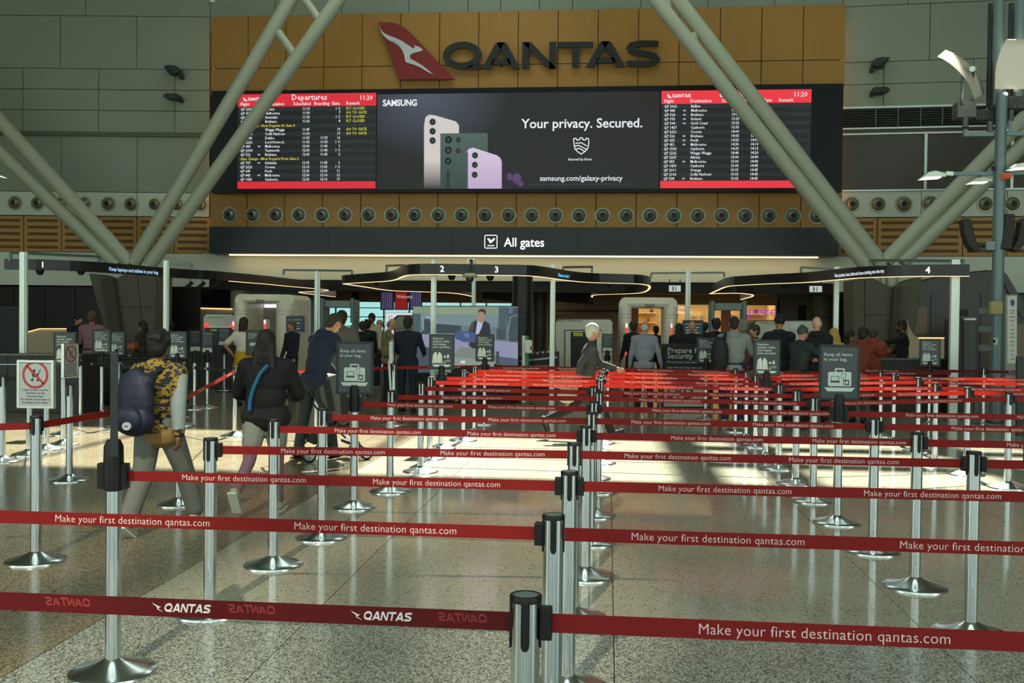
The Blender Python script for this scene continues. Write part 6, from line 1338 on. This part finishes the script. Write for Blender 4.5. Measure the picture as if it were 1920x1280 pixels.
# --- three nearest
kid, K = person('young person in yellow and black patterned jacket walking away with navy backpack', 298, 622, 7.75, -6, W=1.05, legs=((-10, 24, 1), (26, 4, 6)), arms=((14, 12, 30), (-16, 10, 8)), skin=skin_d, hair=('thick', (16, 13, 12)), topc=((150, 120, 30), 'jacket'), bot=((104, 106, 98), 'baggy'), shoe=(170, 172, 140), tm=camo('camo_print'), fine=.0105)
sh, e, w_ = K['A'][1][:3]
BL().cap(sh + Vector((.016, 0, -.02)), e, .064, .062).cap(e, e.lerp(w_, .85), .062, .05).fuse('white_sleeve', mat('sleeve_white', (140, 148, 148), .8), kid, .012, 3)
BL().cap(K['P'] + Vector((-.06, 0, -.045)), K['P'] + Vector((.085, 0, -.045)), .118).fuse('tan_hem', mat('tan_hem', (140, 112, 64), .8), kid, .012, 2)
def backpack(px, d, cx, z, face, label, m_):
    t = empty('backpack', cx, face, label, 'backpack')
    b = BL(); b.el((0, 0, .02), (.165, .095, .245)).el((0, -.01, -.13), (.175, .115, .13)).cap((-.09, .02, .16), (.09, .02, .16), .07, .07).fuse('bag_body', m_, t, .010, 3)
    BL().el((0, -.09, -.12), (.14, .06, .11)).fuse('front_pocket', m_, t, .010, 2)
    MB().tube([(-.13 + .26 * i / 10, -.150 + .02 * abs(i - 5) / 5, -.035 + .012 * sin(i / 10 * pi)) for i in range(11)], .004, 6).build('zip', black, t)
    for sd in (-1, 1): MB().tube([(sd * .07, .09, .20), (sd * .085, .17, .24), (sd * .10, .27, .20)], .020, 8).build('shoulder_strap', m_, t, smooth=True)
    MB().tube([(-.03, .05, .235), (0, .05, .27), (.03, .05, .235)], .008, 8).build('grab_handle', black, t)
    p = flat('logo_patch', [ell(.055, -.165, .040, .030, 20)], -.142, .012, mat('patch_white', (180, 184, 180), .6), t); p.rotation_euler = (0, 0, 0)
    flat('patch_mark', [[(.035, -.160), (.075, -.160), (.070, -.172), (.040, -.172)]], -.1545, .001, mat('patch_grey', (90, 94, 96)), t)
    return t
c = Vector(kid.location); R3 = Matrix.Rotation(radians(-6), 3, 'Z')
bpk = backpack(0, 0, c + R3 @ (K['chest'] + Vector((-.05, -.24, -.11))), 0, radians(-16), 'navy backpack with white oval patch worn by the walking young person', mat('navy_nylon', (17, 22, 46), .6, noise_=(4, .2, (1, 1, 1))))
wom, Wm = person('woman in black hoodie with long dark hair and blue strap walking away', 500, 621, 8.6, 2, W=1.12, belly=.02, legs=((-14, 40, 4), (8, 4, 0)), arms=((16, 20, 62, 42), (16, 20, 62, 42)), hair=('long', HB), topc=((13, 13, 14), 'jacket'), bot=((118, 84, 98), 'leggings'), shoe=(150, 156, 132), fine=.0105, armw=.014)
b_ = BL()
for sd in (-1, 1): b_.cap(Wm['J'][sd][0], Wm['J'][sd][0].lerp(Wm['J'][sd][1], .62), .115, .088)
b_.fuse('grey_shorts', mat('shorts_grey', (124, 128, 118), .8), wom, .012, 2)
BL().cap(Wm['P'] + Vector((-.09, 0, .0)), Wm['P'] + Vector((.09, 0, .0)), .135).fuse('hoodie_hem', mat('cloth_13_13_14', (13, 13, 14)), wom, .012, 2)
def ribbon3(pts, wv, th, name, m_, parent):
    mb = MB()
    for a, b_ in zip(pts, pts[1:]): mb.bar(a, b_, th, wv, up=(.5, 0, 1))
    return mb.build(name, m_, parent)
q = Wm['chest']; MB().tube([q + Vector((.06, -.150, .13)), q + Vector((.0, -.165, .06)), q + Vector((-.055, -.172, -.06)), q + Vector((-.085, -.172, -.17)), q + Vector((-.09, -.17, -.26))], .017, 8).build('blue_strap', mat('strap_blue', (26, 92, 130), .5), wom, smooth=True)
man, Mn = person('man in navy hooded jacket bending over a grey stroller, seen from behind', 590, 598, 11.9, -38, H=1.80, W=1.08, lean=17, legs=((-6, 3, 5), (16, 8, 4)), arms=((30, 10, 20), (24, 26, 44, 10)), head=(10, 30), hair=('buzz', HD), topc=((22, 32, 52), 'jacket'), bot=((38, 48, 46), 'trousers'), shoe=(34, 38, 50), fine=.0105)
# stroller: pushed by the man, top-level
g = gnd(618, 12.0); t = empty('stroller', g, radians(-58), 'grey and black folding stroller with hood beside the man in navy', 'stroller'); tb = mat('stroller_tube', (52, 54, 54), .35, .6); fab = mat('stroller_fabric', (82, 84, 78), .8, noise_=(9, .1, (1, 1, 1))); fabk = mat('stroller_black', (26, 26, 26), .8)
for s_ in (-.24, .24):
    MB().tube([(s_, -.42, 1.00), (s_, -.25, .78), (s_, .05, .45), (s_, .38, .12)], .012, 10).build('side_frame', tb, t, smooth=True); MB().tube([(s_, .10, .52), (s_, -.28, .12)], .011, 10).build('rear_leg', tb, t, smooth=True)
    for y, r in ((.40, .075), (-.30, .085)):
        wv = MB().lathe([(r - .02, -.018), (r, -.012), (r, .012), (r - .02, .018)], 24, c=(0, 0, 0)).build('wheel', black, t, smooth=True, ang=60); wv.rotation_euler = (0, pi / 2, 0); wv.location = (s_, y, r)
        h_ = MB().lathe([(.001, -.015), (r - .022, -.012), (r - .022, .012), (.001, .015)], 18).build('wheel_hub', steel, wv)
MB().tube([(-.24, -.42, 1.00), (0, -.44, 1.01), (.24, -.42, 1.00)], .016, 10).build('push_handle', black, t, smooth=True); MB().tube([(-.24, .38, .14), (.24, .38, .14)], .01, 8).tube([(-.24, -.28, .14), (.24, -.28, .14)], .01, 8).build('axle', tb, t)
hood = [(-.22 + .0, .98), (.02, 1.04), (.26, .96), (.36, .80), (.30, .55), (.12, .40), (-.02, .52), (-.14, .72)]
mb = MB(); n_ = len(hood); vs = [(-.21, y, z) for y, z in hood] + [(.21, y, z) for y, z in hood]
mb.add(vs, [tuple(range(n_)), tuple(range(2 * n_ - 1, n_ - 1, -1))] + [(i, i + n_, (i + 1) % n_ + n_, (i + 1) % n_) for i in range(n_)]).build('hood_fabric', fab, t, bevel=.04)
for a, b_ in (((-.10, 1.0), (-.02, .56)), ((.10, 1.025), (.14, .43))):
    MB().bar((-.218, a[0], a[1] - .03), (-.218, b_[0], b_[1] + .04), .006, .075, up=(0, 1, 0)).bar((.218, a[0], a[1] - .03), (.218, b_[0], b_[1] + .04), .006, .075, up=(0, 1, 0)).build('black_panel', fabk, t)
MB().box(-.19, .19, -.10, .22, .38, .44).build('seat', fabk, t, bevel=.02); MB().box(-.17, .17, .2, .34, .18, .22).build('footrest', fabk, t, bevel=.01); MB().box(-.17, .17, -.24, .05, .2, .32).build('basket', fabk, t, bevel=.02)
# --- mid and far figures: (label, px, top, d, face, kwargs)
V = lambda *a, **k: person(*a, **k)
NV, BK = (20, 26, 42), (16, 16, 17)
V('dark-haired officer in navy shirt behind the left desk, facing right', 144, 590, 21.5, -110, topc=(NV, 'long'), arms=((20, 8, 60), (30, 8, 70)), hair=('short', HB), head=(0, 12))
V('man in a pinkish shirt with ginger hair seen from behind at the left desk', 172, 585, 20.5, 14, W=1.05, topc=((128, 96, 98), 'long'), arms=((18, 10, 50, 20), (18, 10, 50, 20)), hair=('short', (92, 60, 38)), bot=((40, 38, 38), 'trousers'))
V('long-haired woman in profile with sunglasses on her head, behind the child', 268, 603, 20.8, 80, topc=((58, 46, 36), 'long'), hair=('long', HB), bot=(BK, 'trousers'))
V('person in a black pointed hood behind the walking child', 318, 604, 21, 0, topc=(BK, 'jacket'), hair=('hood', BK), bot=(BK, 'trousers'))
V('woman in white tee and bright yellow skirt, hand on hip, seen from behind', 457, 597, 19.3, 4, H=1.70, W=.92, topc=((216, 208, 190), 'tee'), bot=((190, 156, 22), 'skirt'), arms=((-18, 42, 48, 75), (6, 8, 12)), hair=('bob', (44, 26, 20)), fine=.012)
V('smiling staff woman with tied hair in dark uniform behind the navy jacket man', 548, 602, 21.5, 150, W=.92, topc=(NV, 'long'), hair=('bun', (96, 70, 46)))
V('heavy man in grey tee and light jeans seen from behind, hands clasped', 641, 585, 16.8, -4, W=1.25, belly=.05, topc=((84, 80, 72), 'short'), bot=((96, 114, 112), 'trousers'), arms=((-14, 14, 12, 16), (-14, 12, 14, 16)), skin=skin_d, hair=('short', HB), shoe=(90, 80, 70), fine=.012)
V('small dark-haired person beyond the left metal detector', 620, 596, 30, 40, topc=(BK, 'long'))
V('staff member in black vest turned away, left of the white-shirted guard', 680, 604, 22.4, 10, W=1.0, topc=(BK, 'long'), hair=('short', HB)); V('dark-clothed person pressed behind the black-vested staff member', 689, 602, 25.2, 20, topc=(BK, 'long'), hair=('thick', HB))
V('security guard in white shirt and dark tie facing the camera', 698, 589, 26, 172, topc=((206, 190, 160), 'long'), hair=('short', HB), skin=skin_d, head=(0, 10))
V('bald man with white beard beyond the man in the olive sleeves', 711, 600, 26.6, -60, topc=((170, 170, 160), 'long'), hair=('bald', HG))
V('older balding man with olive sleeves and black vest looking down, facing right', 728, 598, 19.4, -66, W=1.05, belly=.03, topc=((112, 104, 68), 'long'), arms=((20, 14, 40), (40, 20, 60)), hair=('fringe', HG), head=(0, 24), bot=(BK, 'trousers'), shoe=(84, 54, 36))
V('man in dark navy clothes seen from behind, left of the video board', 765, 596, 18.4, -6, W=1.15, topc=((20, 24, 40), 'long'), bot=((20, 24, 40), 'trousers'), arms=((20, 14, 50, 20), (20, 14, 50, 20)), hair=('short', HB), skin=skin_d, fine=.012)
wk, wkk = person('grey-haired man striding right carrying a pale bundle', 1102, 600, 14.45, -82, H=1.76, lean=6, legs=((32, 10), (-30, 34)), arms=((34, 8, 40), (-36, 8, 24)), hair=('short', HW), topc=((60, 62, 56), 'long'), bot=((26, 26, 28), 'trousers'), fine=.012)
p = Vector(wk.location) + Matrix.Rotation(radians(-82), 3, 'Z') @ (wkk['A'][1][2] + Vector((0, -.04, -.10)))
t = empty('carried_bundle', p, radians(10), 'pale folded bundle carried by the striding grey-haired man', 'bundle'); pl = mat('bundle_pale', (150, 152, 138), .8)
BL().el((-.12, 0, .06), (.24, .09, .07)).fuse('folded_cloth', pl, t, .012, 3); BL().el((-.1, 0, -.1), (.15, .08, .12)).fuse('plastic_bag', mat('bag_pale', (170, 168, 146), .5), t, .012, 3)
V('elderly man in pale shirt with dark braces walking into the right scanner', 1209, 604, 19, -8, W=1.12, belly=.03, topc=((136, 140, 150), 'long'), bot=((30, 28, 28), 'trousers'), arms=((4, 12, 10), (6, 16, 14)), hair=('fringe', HW), shoe=BK)
V('dark-haired man half hidden behind the left leg of the right scanner', 1187, 604, 22.5, 30, topc=(BK, 'long'), skin=skin_d)
V('dark-clothed short-haired shopper inside the right scanner opening', 1230, 612, 25.8, 10, topc=((24, 22, 24), 'long'), hair=('short', (60, 38, 26)))
V('white-haired man in black shirt facing the camera before the information screen', 1298, 604, 20.6, 176, topc=(BK, 'long'), hair=('fringe', HW), W=1.05)
V('long-haired person standing in shadow right of the right scanner', 1273, 608, 23, 15, topc=(BK, 'long'), hair=('long', HB)); V('dark-haired shopper standing left of the right metal detector', 1322, 606, 25, -20, topc=(BK, 'long'), hair=('short', HB))
V('dark-haired person with black clothes behind the grey hoodie', 1343, 600, 21, 10, topc=(BK, 'long'), hair=('thick', HB))
hd, Hd = person('young man in pale grey hoodie with black bag on his shoulder', 1377, 592, 16.6, -10, H=1.80, W=1.12, topc=((128, 134, 130), 'hoodie'), bot=((26, 34, 58), 'trousers'), arms=((22, 12, 60, 8), (34, 14, 70, 8)), hair=('buzz', HB), shoe=(170, 170, 165), fine=.012)
p = Vector(hd.location) + Matrix.Rotation(radians(-10), 3, 'Z') @ (Hd['A'][-1][0] + Vector((-.02, -.16, -.28)))
t = empty('shoulder_bag', p, radians(-10), 'long black bag hanging behind the grey hoodie shoulder', 'bag'); BL().el((0, 0, -.02), (.15, .11, .33)).cap((.04, .03, .2), (.08, .06, .32), .05, .03).fuse('bag_body', mat('bag_black', (22, 22, 26), .7), t, .013, 3)
MB().tube([(.05, .02, .27), (.08, .10, .36), (.07, .22, .36)], .02, 8).build('bag_strap', black, t, smooth=True)
V('grey-haired man close to the right shoulder of the grey hoodie', 1393, 603, 17.6, -20, topc=((92, 56, 46), 'long'), hair=('thick', HG))
V('brown-haired man in profile looking left, right of the hoodie', 1416, 611, 19, 110, topc=((48, 40, 34), 'long'), hair=('short', HD))
V('person in black beanie and shiny black jacket seen from behind', 1462, 594, 17.6, 12, W=1.15, topc=((24, 25, 27), 'jacket'), hair=('beanie', BK), arms=((26, 30, 90), (20, 10, 40)), bot=(BK, 'trousers'))
V('person in dark green jacket and cap reaching right, beside the beanie', 1497, 614, 16.2, -60, W=1.15, lean=8, topc=((34, 44, 44), 'jacket'), hair=('beanie', (52, 66, 64)), arms=((50, 10, 30), (60, 10, 20)), bot=(BK, 'trousers'))
V('bald man in black hooded top seen from behind', 1532, 596, 16.8, 4, W=1.1, topc=(BK, 'hoodie'), hair=('bald', HB), bot=(BK, 'trousers'), arms=((26, 10, 60), (26, 10, 60)), skin=mat('skin_pale', (206, 160, 136), .5), fine=.012)
V('blonde woman in pale scarf near the tall keep all items sign', 1564, 618, 17.9, 20, H=1.62, topc=((180, 158, 120), 'long'), hair=('long', (178, 142, 72)))
V('short dark-haired person between the blonde woman and the orange coat', 1588, 619, 19.2, -80, H=1.6, topc=(NV, 'long'), hair=('bob', HB), head=(0, 20))
V('dark-haired person in rust orange coat leaning over the desk', 1611, 620, 17.4, -30, H=1.66, lean=22, topc=((122, 46, 26), 'jacket'), hair=('thick', HB), arms=((50, 20, 30), (60, 20, 40)), bot=((44, 62, 68), 'trousers'))
V('short-haired person with navy back and orange sleeves bending at the desk', 1634, 615, 18.2, -20, H=1.72, lean=30, topc=((128, 56, 34), 'jacket'), hair=('short', HD), head=(0, 30), arms=((60, 14, 40), (60, 14, 40)))
gd, Gd = person('bearded security guard in dark uniform reaching out over the desk', 1693, 601, 20.8, 84, H=1.80, W=1.08, topc=((18, 20, 30), 'long'), arms=((72, 6, 8), (14, 8, 60)), hair=('short', HB), bot=(BK, 'trousers'), head=(0, 8), skin=skin_d, fine=.012)
BL().el(Gd['hc'] + Gd['HR'] @ Vector((0, .052, -.075)), (.058, .060, .045), Gd['HR']).fuse('beard', mat('hair_beard', (24, 18, 15), .8), gd, .010, 2)
# fuse every figure's surface now
bpy.context.view_layer.update(); dg = bpy.context.evaluated_depsgraph_get(); new = []
for o in REM: new.append(bpy.data.meshes.new_from_object(o.evaluated_get(dg)))
for o, me in zip(REM, new):
    o.modifiers.clear(); o.data = me
    for p_ in me.polygons: p_.use_smooth = True
